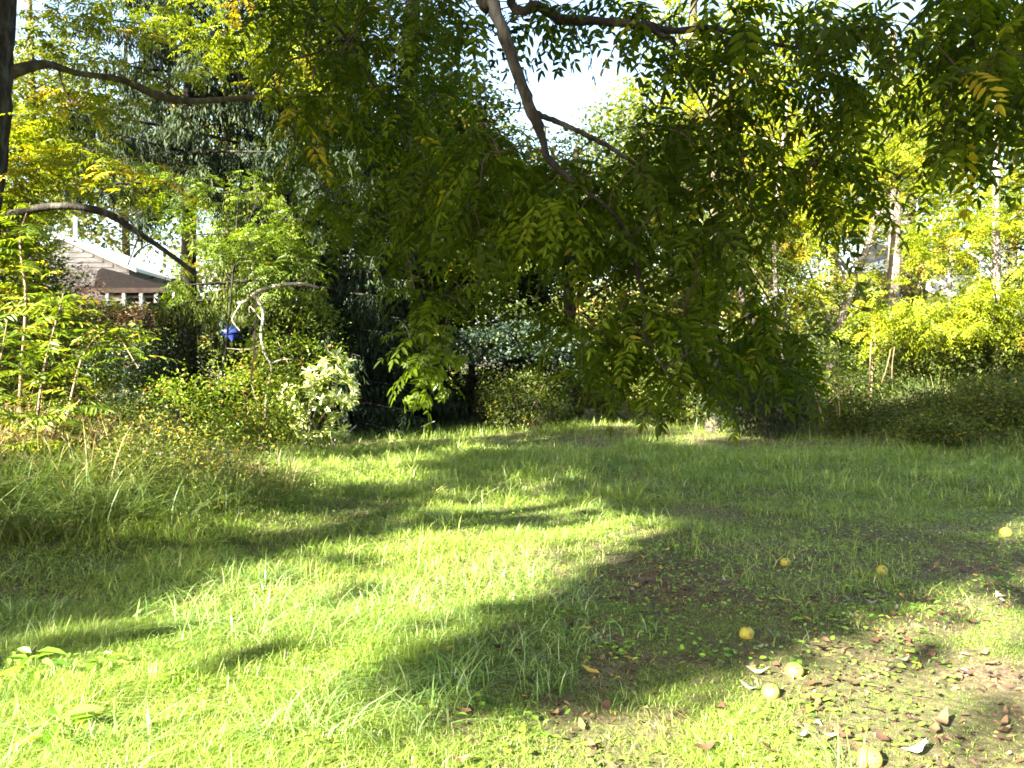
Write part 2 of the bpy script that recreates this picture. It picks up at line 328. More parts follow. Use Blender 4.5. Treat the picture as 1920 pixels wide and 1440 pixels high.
# ------------------------------------------------------------------ trees
def limb_to(b, a, c, r0, r1, sag=.12, n=8, sides=5):
    a = np.asarray(a, float); c = np.asarray(c, float); m1 = a * .55 + c * .45 + np.array([0, 0, np.linalg.norm(c - a) * sag]) + rnd(1)[0] * np.linalg.norm(c - a) * .05
    p = spline([a, m1, c], n); tube(b, p, np.linspace(r0, r1, len(p)), sides, .05)
def tree(name, label, cat, trunk, rad, crowns, kind, lm, bark, group=None, nlimb=7, fine=None, filt=False):
    """trunk: points; rad: radii; crowns: (centre, radii, count); kind: leaf settings"""
    trunk = np.asarray(trunk, float); base = trunk[0].copy(); trunk[0, 2] -= .15
    t = thing(name, label, cat, base, group)
    q = spline(np.column_stack([trunk, np.linspace(rad[0], rad[1], len(trunk))]), 20)
    b = Buf(); fl = 1 + .35 * np.exp(-np.arange(len(q)) * .9); tube(b, q[:, :3], q[:, 3] * fl, 10, .05); b.obj('trunk', M[bark], t)
    allc = []; b = Buf()
    for (c, r, n) in crowns:
        p = ell(c, r, n)
        if filt: p = p[~visible(p, 150)]; p = p[~blocks(p, kind.get('clear', .55))]
        allc.append((p, np.asarray(c, float), r))
        if kind['k'] == 'pin': rosettes(b, p, kind['per'], kind['L'], kind['np'], kind['ll'], kind['lw'], np.asarray(c), kind.get('dr', .35), False, kind.get('tb', .5), kind.get('ts', .2))
        else: simple(b, p, kind['per'], kind['s'], kind['sp'], kind.get('asp', .55), kind.get('tb', .5), kind.get('ts', .2), kind.get('flat', .45))
    if fine is not None and len(fine): simple(b, fine, 8, .28, .18, .65, .4, .2, .6)  # extra leaf clusters placed only to cast wanted shade
    if b.n: b.obj('crown', M[lm], t)
    P = np.concatenate([a[0] for a in allc]); 
    if len(P) and nlimb:
        pick = P[rng.choice(len(P), min(nlimb, len(P)), replace=False)]
        for e in pick:
            zt = np.clip(e[2] - abs(rng.normal()) * 1.2 - np.linalg.norm(e[:2] - q[-1, :2]) * .35, q[3, 2], q[-1, 2]); j = int(np.argmin(abs(q[:, 2] - zt)))
            if filt and blocks(np.linspace(q[j, :3], e, 14), .3).any(): continue
            lb = Buf(); limb_to(lb, q[j, :3], e, q[j, 3] * .45, .012, .1); lb.obj('limb', M[bark], t)
            # side twigs
            near = P[np.argsort(np.linalg.norm(P - e, axis=1))[1:5]]
            mid = q[j, :3] * .4 + e * .6 + np.array([0, 0, .05 * np.linalg.norm(e - q[j, :3])])
    return t
def gz(x, y): return float(h(x, y))
def column(u, d, u_top=None, v_top=0, d_top=None):
    x = (u - 960) / F * d; T = at(u_top if u_top is not None else u, v_top, d_top or d)
    return [(x, d, gz(x, d)), tuple(np.array([x, d, gz(x, d)]) * .5 + T * .5 + np.array([rng.normal() * .12, 0, 0])), tuple(T)]
PIN = dict(k='pin', per=6, L=.5, np=6, ll=.13, lw=.042)
def E(u, v, d, rx, ry, rz, n): return (at(u, v, d), (rx, ry, rz), n)

# right hand stand of bright young trees
G1 = 'bright young trees above the grassy bank'
tree('tree_of_heaven', 'tall straight pale trunk rising through the bright foliage above the bank', 'tree', column(1670, 27, 1668, 60), (.22, .15),
     [E(1690, 240, 27, 1.9, 1.6, 1.7, 190), E(1620, 350, 27.5, 1.6, 1.0, .9, 60), E(1650, 90, 28, 2.2, 1.5, 1.6, 80)], dict(PIN, tb=.55, L=.62, ll=.16, lw=.05), 'bright_leaf', 'bark_pale', G1, 10)
tree('tree_of_heaven', 'leaning pale trunk left of the tall straight one', 'tree', [(*at(1545, 680, 25)[:2], gz(14.0 * .7, 25)), tuple(at(1580, 590, 25)), tuple(at(1615, 490, 25.5)), tuple(at(1650, 380, 26))], (.15, .07),
     [E(1530, 440, 24.5, 2.3, 1.5, 1.5, 220), E(1470, 550, 24, 1.5, 1.2, 1.2, 110)], dict(PIN, tb=.6), 'bright_leaf', 'bark_pale', G1, 7)
tree('tree_of_heaven', 'bright yellow green tree filling the right edge over the bank', 'tree', column(1870, 21, 1860, 150), (.13, .05),
     [E(1850, 480, 21, 2.2, 1.6, 2.3, 420), E(1900, 330, 21.5, 1.6, 1.4, 1.6, 170), E(1760, 560, 20.5, 1.5, 1.2, 1.1, 130)], dict(PIN, tb=.55), 'bright_leaf', 'bark_pale', G1, 9)
tree('tree_of_heaven', 'slim tree with thin pale stem right of the tall straight trunk', 'tree', column(1782, 24, 1785, 330), (.07, .03),
     [E(1770, 420, 24, 1.6, 1.3, 1.4, 150), E(1720, 620, 23.5, 1.3, 1., .6, 70), E(1860, 620, 22, 1.8, 1., .5, 90), E(1770, 230, 25, 2.0, 1.3, 1.6, 260), E(1850, 90, 26, 2.4, 1.5, 1.8, 280)], dict(PIN, tb=.5), 'bright_leaf', 'bark_pale', G1, 6)
tree('tree_of_heaven', 'bright tree with yellowing leaves left of the leaning trunk', 'tree', column(1480, 23, 1475, 180), (.09, .04),
     [E(1430, 400, 24, 1.9, 1.4, 1.8, 230), E(1390, 210, 25, 1.8, 1.4, 1.6, 130), E(1520, 330, 25, 1.6, 1.2, 1.2, 100)], dict(PIN, tb=.68), 'bright_leaf', 'bark_pale', G1, 8)
tree('ivy_clad_tree', 'dark trunk wrapped in pale flaking bark beside the lawn path', 'tree', column(1338, 21, 1338, 150), (.17, .11),
     [E(1340, 480, 21.5, 1.6, 1.2, 1.6, 150), E(1300, 330, 22, 1.8, 1.3, 1.3, 90)], dict(PIN, tb=.4), 'mid_leaf', 'bark_moss', None, 7)
tree('curved_tree', 'curved slender trunk bending left behind the drooping leaves', 'tree', [(*at(1470, 690, 23)[:2], gz(7.8, 23)), tuple(at(1440, 640, 23)), tuple(at(1400, 590, 23)), tuple(at(1385, 500, 23.4)), tuple(at(1400, 380, 24))], (.13, .06),
     [E(1400, 420, 24.5, 1.4, 1., 1.0, 80)], dict(PIN, tb=.5), 'bright_leaf', 'bark_pale', None, 4)
tree('slim_tree', 'slim tree with thin bare stem in front of the tall straight trunk', 'tree', column(1632, 22, 1636, 610), (.035, .015),
     [E(1650, 600, 22, 1.1, .8, .8, 90)], dict(PIN, tb=.6), 'bright_leaf', 'stem_tan', None, 3)
# big dark trees in the middle
S1 = dict(k='simple', per=60, s=.16, sp=.38)
tree('broadleaf_tree', 'big dark tree left of the sky gap with mottled crown', 'tree', column(760, 25, 780, -200), (.35, .2),
     [E(700, 150, 25, 3.2, 2.4, 3.6, 300), E(780, 330, 24, 3.3, 2.2, 2.4, 300), E(900, 480, 24, 2.8, 2., 2.0, 230), E(620, 330, 24, 2.6, 2, 2.6, 220), E(860, 190, 25, 1.5, 1.5, 1.7, 120), E(560, 60, 24.5, 2.4, 2, 2.4, 160)], dict(S1, tb=.4, per=32, s=.2), 'mid_leaf', 'bark_dark', None, 9)
tree('broadleaf_tree', 'rounded tree behind the clearing right of the dark central one', 'tree', column(1080, 30, 1080, 280), (.28, .12),
     [E(1080, 400, 30, 3.8, 2.2, 2.9, 330), E(1180, 300, 30, 2.6, 2., 2.2, 160), E(1240, 480, 28, 3., 1.8, 3.2, 260), E(960, 380, 30, 2.6, 2, 3., 180)], dict(S1, tb=.45, per=30, s=.2), 'mid_leaf', 'bark_moss', None, 9)
tree('broadleaf_tree', 'tall tree behind the tip of the long drooping walnut branch', 'tree', column(1290, 33, 1300, -100), (.28, .12),
     [E(1300, 130, 33, 4., 2.6, 3.8, 330), E(1430, 60, 34, 3.2, 2.4, 3.0, 170), E(1400, 300, 33, 3.4, 2.2, 3., 220)], dict(S1, tb=.6, s=.22, per=30), 'bright_leaf', 'bark_moss', None, 8)
# far line of trees
G2 = 'far trees closing the clearing'
for (u, d, vt, lab, tb, cr) in [
    (60, 48, -60, 'far pale tree behind the house gable at the left', .55, [(60, 230, 5.0, 6.0, 420), (150, 330, 4.5, 3.0, 160)]),
    (240, 52, 60, 'far tree above the low porch roof of the white house', .6, [(250, 380, 5.5, 3.5, 300), (300, 250, 5, 4, 200)]),
    (430, 46, -80, 'far tree seen between the spruce boughs', .6, [(440, 250, 4.5, 6, 330), (460, 480, 4.5, 3.4, 220)]),
    (570, 44, -60, 'far tree behind the dark hemlock', .45, [(560, 100, 4.5, 6, 260), (600, 420, 4.5, 4, 220)]),
    (850, 48, 180, 'far tree just under the white sky gap', .5, [(850, 340, 5, 4.5, 330), (860, 560, 6, 3.5, 260)]),
    (1020, 50, 240, 'far tree beyond the path at the end of the clearing', .55, [(1010, 450, 5, 5, 330), (1080, 620, 6, 2.6, 250)]),
    (1200, 46, 150, 'far tree behind the trunk by the lawn path', .6, [(1210, 350, 4.5, 5.4, 330), (1230, 600, 6, 2.8, 260)]),
    (1380, 48, 80, 'far tree behind the curved slender trunk', .62, [(1390, 330, 5, 5.5, 300), (1400, 570, 6, 3, 260)]),
    (1560, 50, 120, 'far tree behind the leaning pale trunk', .62, [(1540, 330, 5, 5.5, 300), (1560, 580, 6, 2.8, 260)]),
    (1700, 46, 60, 'far hazy tree behind the tall straight trunk', .66, [(1690, 300, 4, 5.5, 220), (1640, 560, 4, 2.8, 120)]),
    (1890, 44, -40, 'far tree at the right edge behind the bright one', .5, [(1880, 250, 5, 6.5, 330), (1930, 520, 4, 4, 220)])]:
    tree('far_tree', lab, 'tree', column(u, d, u, vt), (.3, .12), [(at(a, v, d), (rx, 3., rz), n) for a, v, rx, rz, n in cr], dict(k='simple', per=26, s=.38, sp=.75, tb=tb), 'far_leaf', 'bark_moss', G2, 5)

# ------------------------------------------------------------------ spruces
def conifer(name, label, u, d, top_v, zlow, width, lm, strands, dens=1.0, gap=.42):
    x, y = (u - 960) / F * d, d; z0 = gz(x, y); zt = 1.6 + (700 - top_v) / F * d
    t = thing(name, label, 'tree', (x, y, z0))
    b = Buf(); tube(b, spline([(x, y, z0 - .1), (x + .1, y, z0 + (zt - z0) * .5), (x, y, zt)], 14), np.linspace(.26, .04, 15), 9, .04); b.obj('trunk', M['bark_dark'], t)
    b = Buf(); z = z0 + zlow; k = 0
    while z < zt - .3:
        fr = (z - z0 - zlow) / (zt - z0 - zlow)
        for a in rng.uniform(0, 2 * math.pi) + np.arange(5) * 2 * math.pi / 5 + rng.normal(size=5) * .25:
            ln = width * (1 - fr) ** .7 * rng.uniform(.7, 1.1) + .3
            dr = np.array([math.cos(a), math.sin(a), 0])
            p = spline([(x, y, z), np.array([x, y, z]) + dr * ln * .5 + UP * (-.06 * ln), np.array([x, y, z]) + dr * ln + UP * (-.14 * ln + .05)], 12)
            lb = Buf(); tube(lb, p, np.linspace(.05 * (1 - fr) + .015, .008, len(p)), 5)
            if k < 60: lb.obj('bough', M['bark_dark'], t)
            k += 1
            n = int(strands * ln * dens * .6)
            tt = rng.uniform(.15, 1, n); P = p[(tt * (len(p) - 1)).astype(int)] + rnd(n) * .03
            sd = np.array([-dr[1], dr[0], 0]); off = rng.uniform(-1, 1, n) * .42 * (1.15 - tt) * min(ln, 2) * .8
            P = P + sd * off[:, None] - UP * (np.abs(off) * .35)[:, None]
            hl = rng.uniform(.18, .55, n); ctint = rng.uniform(.1, .9) * .5 + .25
            for j in range(5):
                q = P - UP * (hl * j / 5)[:, None] + rnd(n) * .012
                dd = np.column_stack([rng.normal(size=(n, 2)) * .45, np.full(n, -1.)])
                leaves(b, q, dd, rnd(n), hl * .48, .045, np.clip(ctint + rng.normal(size=n) * .15, 0, 1), .1)
        z += gap * rng.uniform(.7, 1.2)
    b.obj('foliage', M[lm], t)
    return t
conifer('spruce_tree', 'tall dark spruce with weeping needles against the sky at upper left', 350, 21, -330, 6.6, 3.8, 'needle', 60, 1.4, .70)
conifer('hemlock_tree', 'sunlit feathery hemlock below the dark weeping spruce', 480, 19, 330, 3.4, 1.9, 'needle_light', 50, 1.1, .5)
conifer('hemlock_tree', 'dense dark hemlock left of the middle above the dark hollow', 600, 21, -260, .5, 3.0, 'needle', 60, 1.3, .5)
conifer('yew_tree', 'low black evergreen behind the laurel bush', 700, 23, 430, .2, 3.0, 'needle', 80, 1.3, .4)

# ------------------------------------------------------------------ shrubs
def bush(name, label, cat, u, vb, d, w_, hh, dep, n, kind, lm, stems=6, bark='twig', tb=None, lean=0):
    x, y = (u - 960) / F * d, d; z0 = gz(x, y); c = np.array([x, y, z0 + hh * .5])
    t = thing(name, label, cat, (x, y, z0))
    p = nrm(rnd(n)); lump = .72 + .4 * vnoise(p[:, 0] * 2.2 + u, p[:, 2] * 2.2 + p[:, 1] * 2) ; rr = lump * (rng.random(n) ** .28)
    P = c + p * rr[:, None] * np.array([w_ / 2, dep / 2, hh * .55]); P = P[P[:, 2] > z0 + .05]; P[:, 0] += lean * (P[:, 2] - z0)
    b = Buf()
    if kind['k'] == 'pin': rosettes(b, P, kind['per'], kind['L'], kind['np'], kind['ll'], kind['lw'], c, kind.get('dr', .35), False, kind.get('tb', .5), kind.get('ts', .2))
    else: simple(b, P, kind['per'], kind['s'], kind['sp'], kind.get('asp', .5), kind.get('tb', .5), kind.get('ts', .2), .6, c)
    b.obj('foliage', M[lm], t)
    for e in P[rng.choice(len(P), min(stems, len(P)), replace=False)]:
        lb = Buf(); limb_to(lb, np.array([x + rng.normal() * w_ * .08, y + rng.normal() * .1, z0 - .05]), e, .018 + hh * .004, .005, .08); lb.obj('stem', M[bark], t)
    return t
SB = dict(k='simple', per=20, s=.10, sp=.16)
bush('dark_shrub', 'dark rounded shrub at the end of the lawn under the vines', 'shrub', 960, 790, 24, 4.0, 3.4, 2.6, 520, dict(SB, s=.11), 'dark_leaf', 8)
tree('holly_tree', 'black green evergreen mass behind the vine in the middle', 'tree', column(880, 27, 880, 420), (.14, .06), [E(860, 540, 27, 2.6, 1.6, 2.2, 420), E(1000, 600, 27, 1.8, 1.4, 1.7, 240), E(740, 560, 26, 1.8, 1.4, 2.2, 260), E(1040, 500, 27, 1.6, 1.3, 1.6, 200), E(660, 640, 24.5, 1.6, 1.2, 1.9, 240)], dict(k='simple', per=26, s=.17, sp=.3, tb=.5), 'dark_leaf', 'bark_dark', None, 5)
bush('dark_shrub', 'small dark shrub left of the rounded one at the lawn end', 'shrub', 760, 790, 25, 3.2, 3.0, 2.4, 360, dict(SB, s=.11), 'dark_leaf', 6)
bush('vine_shrub', 'bluish green vine heaped over the dark hollow', 'vine', 960, 640, 23.4, 3.8, 1.0, 2.0, 10, dict(SB, tb=.2), 'vine_leaf', 2)
bush('flowering_shrub', 'low shrub with orange tipped leaves at the lawn end', 'shrub', 985, 790, 21.5, 2.6, 1.5, 1.3, 200, dict(SB, s=.08, per=20, tb=.5), 'mid_leaf', 6)
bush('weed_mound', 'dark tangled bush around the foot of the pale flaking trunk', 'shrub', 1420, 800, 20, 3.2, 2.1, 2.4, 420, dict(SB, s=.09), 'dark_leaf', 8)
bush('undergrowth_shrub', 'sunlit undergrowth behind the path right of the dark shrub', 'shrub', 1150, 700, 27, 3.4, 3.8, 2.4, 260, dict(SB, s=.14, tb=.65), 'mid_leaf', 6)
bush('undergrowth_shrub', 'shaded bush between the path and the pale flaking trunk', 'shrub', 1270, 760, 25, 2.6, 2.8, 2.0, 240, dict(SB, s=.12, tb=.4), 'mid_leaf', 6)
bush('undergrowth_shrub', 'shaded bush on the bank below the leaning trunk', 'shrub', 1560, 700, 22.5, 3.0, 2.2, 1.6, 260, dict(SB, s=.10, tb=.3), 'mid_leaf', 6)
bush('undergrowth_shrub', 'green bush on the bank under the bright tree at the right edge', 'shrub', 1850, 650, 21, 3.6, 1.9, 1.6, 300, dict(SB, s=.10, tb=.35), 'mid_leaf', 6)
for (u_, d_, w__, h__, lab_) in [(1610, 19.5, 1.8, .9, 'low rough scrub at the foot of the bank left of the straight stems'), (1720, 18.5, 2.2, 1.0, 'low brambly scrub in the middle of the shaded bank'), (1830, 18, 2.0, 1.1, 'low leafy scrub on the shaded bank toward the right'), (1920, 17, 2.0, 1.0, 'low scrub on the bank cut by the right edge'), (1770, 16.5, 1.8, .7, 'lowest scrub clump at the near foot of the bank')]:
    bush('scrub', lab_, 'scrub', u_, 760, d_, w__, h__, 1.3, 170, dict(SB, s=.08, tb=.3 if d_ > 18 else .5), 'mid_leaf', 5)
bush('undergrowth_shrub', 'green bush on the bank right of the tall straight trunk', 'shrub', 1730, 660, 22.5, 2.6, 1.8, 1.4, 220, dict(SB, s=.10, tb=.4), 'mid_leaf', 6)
bush('hedge_shrub', 'leafy shrub just left of the pale laurel bush', 'shrub', 480, 830, 15.5, 1.7, 2.0, 1.5, 230, dict(SB, s=.085, per=18, tb=.6), 'sapling_leaf', 10, 'stem_tan')
bush('hedge_shrub', 'shrub with yellow and reddish stems right of the ferny saplings', 'shrub', 340, 830, 14.5, 1.7, 1.6, 1.5, 200, dict(SB, s=.085, per=18, tb=.62), 'sapling_leaf', 10, 'stem_tan')
bush('hedge_shrub', 'upright leafy shrub under the arched grey branch', 'shrub', 560, 680, 18.5, 2.2, 3.4, 1.6, 260, dict(SB, s=.10, per=18, tb=.55), 'sapling_leaf', 7, 'stem_tan')
bush('red_shrub', 'reddish brown shrub below the porch of the house', 'shrub', 255, 610, 34, 3.6, 1.15, 1.6, 200, dict(SB, s=.15, sp=.2), 'red_leaf', 5)
bush('brown_shrub', 'twiggy brown shrub against the house gable wall', 'shrub', 150, 560, 37, 2.6, 2.4, 1.5, 170, dict(SB, s=.16, sp=.2, asp=.2), 'brown_leaf', 6)
bush('silver_shrub', 'silvery white flowering shrub glimpsed in the dark hollow', 'shrub', 395, 640, 24, 1.0, 1.7, .9, 80, dict(SB, s=.10, per=20, asp=.35), 'grey_leaf', 5)
bush('garden_shrub', 'bluish green shrub on the slope under the red one', 'shrub', 240, 650, 28, 5.0, 1.5, 1.8, 260, dict(SB, s=.13, sp=.2), 'vine_leaf', 4)
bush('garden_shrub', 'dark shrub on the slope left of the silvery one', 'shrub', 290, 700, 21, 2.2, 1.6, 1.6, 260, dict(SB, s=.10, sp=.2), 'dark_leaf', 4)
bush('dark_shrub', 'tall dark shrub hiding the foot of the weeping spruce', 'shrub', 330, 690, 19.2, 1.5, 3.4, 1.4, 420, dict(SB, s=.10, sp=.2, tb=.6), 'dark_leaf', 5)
bush('garden_shrub', 'dark thicket behind the ferny saplings at the left edge', 'shrub', 110, 700, 16, 3.8, 3.2, 1.6, 420, dict(SB, s=.10, sp=.2, tb=.45), 'mid_leaf', 4)
bush('garden_shrub', 'black green thicket behind the brown stalks', 'shrub', 240, 800, 13.8, 1.8, 1.3, 1.2, 240, dict(SB, s=.08, sp=.16, tb=.3), 'dark_leaf', 4)
bush('tall_shrub', 'tall leafy shrub masking the left half of the house', 'shrub', 30, 560, 17, 2.4, 5.0, 1.6, 420, dict(SB, s=.12, sp=.2, tb=.45), 'mid_leaf', 6)
bush('tall_shrub', 'broad dark shrub below the house wall at the far left', 'shrub', 20, 560, 32, 4.2, 6.5, 2, 420, dict(SB, s=.18, sp=.3, tb=.4), 'mid_leaf', 6)
# vine blanket over the dark hollow, a hump of small leaves
vb = thing('vine_canopy', 'bluish vine draped over the top of the dark central shrub', 'vine', at(960, 690, 22.6))
b = Buf(); a = rng.uniform(-1, 1, 420); P = np.array([at(960 + q * 150, 625 + 40 * q * q + rng.uniform(-16, 40), 22.6 + rng.uniform(-.6, .6)) for q in a]); simple(b, P, 22, .11, .16, .7, .45, .25, .5); b.obj('foliage', M['vine_leaf'], vb)
for k in range(5): lb = Buf(); limb_to(lb, at(900 + 30 * k, 780, 23), P[k * 7], .02, .006); lb.obj('stem', M['twig'], vb)

# laurel: individual glossy leaves as parts
def leaf_mesh(name, ln, wd, m_, tints, hexa=True, fold=.15, curl=.15):
    out = []
    for tt in tints:
        b = Buf(); leaves(b, np.zeros((1, 3)), np.array([[1., 0, 0]]), np.array([[0, 0, 1.]]), ln, wd, tt, fold, hexa, curl); out.append(b.mesh(name, m_))
    return out
def orient(o, D, U):
    from mathutils import Matrix
    x = Vector(nrm(np.asarray(D, float)[None])[0]); z = Vector(U); y = z.cross(x).normalized(); z = x.cross(y)
    o.rotation_euler = Matrix((x, y, z)).transposed().to_euler()
lx, ly = at(600, 0, 17)[0], 17.0; lz = gz(lx, ly)
lt = thing('laurel_bush', 'pale glossy leaved bush standing sunlit at the lawn edge', 'bush', (lx, ly, lz))
lm_ = leaf_mesh('leaf', .19, .06, M['laurel'], (.2, .45, .6, .8, .95))
tips = []
while len(tips) < 95:
    u, v = rng.uniform(520, 680), rng.uniform(660, 850)
    if not inpoly(np.array([u]), np.array([v]), [(640, 662), (668, 690), (672, 740), (650, 790), (625, 845), (590, 840), (540, 800), (522, 750), (530, 715), (575, 700), (590, 668)])[0]: continue
    tips.append(at(u, v, 17 + rng.uniform(-.7, .45)) - np.array([lx, ly, lz]))
tips = np.array(tips); cen = np.array([0, .15, 1.0]); kk = 0; b = Buf()
for e in tips:
    for q_ in range(11):
        a = q_ * 2.4 + rng.normal() * .2; ax = nrm((e - cen)[None] + rnd(1) * .2)[0]; s1 = nrm(np.cross(ax, UP)[None])[0]; s2 = np.cross(s1, ax)
        D = ax * rng.uniform(.1, .8) + s1 * math.cos(a) + s2 * math.sin(a); pos_ = e + ax * rng.uniform(-.06, .04)
        if kk < 300 and q_ % 3 == 0:
            o = bpy.data.objects.new('leaf', lm_[rng.integers(5)]); C.objects.link(o); o.parent = lt; o.location = pos_; orient(o, D, ax + UP * .3); s_ = rng.uniform(.7, 1.15); o.scale = (s_, s_, s_); kk += 1
        else: leaves(b, pos_[None] + np.array([[lx, ly, lz]]), D[None], (ax + UP * .3)[None], rng.uniform(.13, .21), .058, float(rng.random() ** .9), .15, True, .15)
b.obj('foliage', M['laurel'], lt, kind='stuff')
for k in range(7):
    lb = Buf(); limb_to(lb, (lx + rng.normal() * .15, ly, lz - .05), (lx + rng.normal() * .4, ly + rng.normal() * .3, lz + rng.uniform(.6, 1.4)), .022, .008); lb.obj('stem', M['bark_grey'], lt)

# ------------------------------------------------------------------ ferny saplings at the left, compound leaves as parts
def comp_meshes(name, Ln, npair, ll, lw, m_, tints, droops, rach=.004, hexa=True):
    out = []
    for tt in tints:
        for dr in droops:
            b = Buf(); pinnate(b, np.zeros((1, 3)), np.array([[1., 0, 0]]), np.array([[0, 0, 1.]]), Ln, npair, ll, lw, dr, tt, hexa, rach); out.append(b.mesh(name, m_))
    return out
sapm = comp_meshes('leaf', .42, 7, .125, .036, M['sapling_leaf'], (.35, .55, .75, .9), (.2, .5))
sapm2 = comp_meshes('leaf', .42, 7, .125, .036, M['sapling_leaf'], (.15, .45, .65), (.25, .6))
def sapling(label, pts, nleaf, rad=.02, meshes=sapm, sc=1.0, group='ferny saplings at the left edge'):
    P = np.array([at(*q) for q in pts]); base = P[0]
    t = thing('sapling', label, 'sapling', base, group); q = spline(P, 20)
    b = Buf(); tube(b, q, np.linspace(rad, rad * .3, len(q)), 6, .03); b.obj('stem', M['stem_tan'], t)
    for k in range(nleaf):
        f = (k + .5) / nleaf; i = int((.22 + .78 * f) * (len(q) - 1)); o = bpy.data.objects.new('leaf', meshes[rng.integers(len(meshes))]); C.objects.link(o); o.parent = t
        o.location = q[i] - base; a = k * 2.4 + rng.normal() * .3; orient(o, (math.cos(a), math.sin(a), rng.uniform(-.05, .55)), UP + rnd(1)[0] * .2)
        s_ = sc * rng.uniform(.75, 1.25) * (1.1 - .35 * abs(f - .5)); o.scale = (s_, s_, s_)
sapling('arching sapling with fern like leaves at the left edge above the stalks', [(60, 880, 9.2), (70, 780, 9.2), (85, 680, 9.2), (110, 590, 9.3), (120, 550, 9.4)], 34)
sapling('bright sapling leaning right over the brown stalks', [(110, 880, 9.8), (130, 760, 9.8), (160, 660, 9.8), (210, 620, 9.7), (260, 690, 9.6)], 30)
sapling('low sapling cut off by the left edge of the photo', [(-30, 860, 8.6), (-20, 760, 8.6), (0, 680, 8.6), (15, 600, 8.6)], 30)
sapling('short bushy sapling in front of the other ferny ones', [(90, 890, 8.8), (95, 840, 8.8), (110, 790, 8.8), (150, 750, 8.8)], 30, sc=.9)
sapling('darker sapling low behind the short bushy one', [(20, 890, 10), (30, 840, 10), (45, 780, 10)], 30, meshes=sapm2)
sapling('upright sapling with drooping leaves tall at the left edge', [(30, 860, 10.8), (40, 700, 10.8), (50, 560, 10.8), (40, 450, 10.9), (60, 380, 11)], 46, .03, sapm)
sapling('slender sapling with yellow tips above the arched grey branch', [(470, 720, 14), (478, 640, 14), (480, 560, 14), (475, 480, 14), (470, 440, 14)], 26, .016, sapm, .9, None)
sapling('slender sapling glowing on the bank beside the leaning trunk', [(1575, 780, 19), (1572, 700, 19), (1574, 640, 19)], 14, .016, sapm, .9, None)

tree('young_ash', 'loose sunlit tree with feathery leaves in front of the hemlock', 'tree', column(400, 17, 450, 360), (.028, .012),
     [E(360, 480, 17.3, .7, .6, 1.1, 34), E(380, 360, 17.5, 1.3, .9, .7, 30), E(470, 420, 17, 1.0, .8, .9, 36), E(530, 480, 17, .9, .8, 1.0, 40)], dict(PIN, L=.36, ll=.10, lw=.034, tb=.45), 'sapling_leaf', 'bark_dark', None, 7)
# left edge tree
lt = thing('roadside_tree', 'thick dark trunk at the left edge with two long crooked limbs', 'tree', at(-60, 900, 11))
P = np.array([at(-60, 920, 11), at(-45, 500, 11), at(-20, 260, 11), at(-12, 120, 11), at(0, -40, 11), at(20, -400, 11)])
q = spline(np.column_stack([P, [.36, .27, .26, .26, .25, .18]]), 28); b = Buf(); tube(b, q[:, :3], q[:, 3], 14, .035); b.obj('trunk', M['bark_dark'], lt)
def branch(parent, name, px, mat_, sides=8, rough=.05, n=30):
    P = np.array([np.append(at(u, v, d), r) for u, v, d, r in px]); q = spline(P, n); b = Buf(); tube(b, q[:, :3], q[:, 3], sides, rough); b.obj(name, M[mat_], parent); return q
q1 = branch(lt, 'limb', [(0, 150, 11, .11), (45, 132, 11.2, .08), (95, 124, 11.5, .06), (150, 140, 12, .045), (230, 152, 12.4, .05), (300, 182, 12.8, .065), (360, 192, 13, .05), (460, 186, 13.4, .05), (560, 182, 13.8, .035), (650, 178, 14, .03)], 'bark_moss', n=50)
q2 = branch(lt, 'limb', [(-30, 420, 11, .08), (70, 392, 11, .055), (140, 388, 11, .05), (205, 402, 11.2, .055), (250, 430, 11.4, .045), (310, 470, 11.6, .035), (370, 515, 11.8, .04)], 'bark_dark', n=50)
for (q, k, dv) in [(q1, 22, -60), (q1, 30, -50), (q1, 36, -90), (q1, 28, 70), (q1, 40, 60), (q2, 26, 50), (q2, 34, 60), (q1, 12, 80)]:
    e = q[k, :3] + np.array([rng.normal() * .4, rng.normal() * .3, -dv / F * 12]); lb = Buf(); limb_to(lb, q[k, :3], e, .02, .006); lb.obj('twig', M['bark_moss'], lt)
b = Buf()
for (u, v, d, rx, ry, rz, n) in [(70, 290, 12, 1.2, .7, .45, 26), (150, 320, 12, 1.1, .7, .4, 26), (60, 210, 12.5, .9, .7, .5, 16), (110, 40, 12, .6, .6, .5, 14), (230, 60, 13, 1.0, .8, .7, 26), (160, 190, 12.5, .8, .6, .35, 12), (0, 480, 11.5, .8, .7, .7, 30), (10, 350, 11.5, .6, .6, .6, 20), (520, 110, 14, 1.2, .8, .8, 30), (480, 20, 14, 1.4, .8, .5, 26)]:
    rosettes(b, at(u, v, d) + rnd(n) * np.array([rx, ry, rz]) * .6, 6, .4, 7, .11, .034, None, .35, False, .55, .18)
b.obj('crown', M['bright_leaf'], lt, kind='stuff')

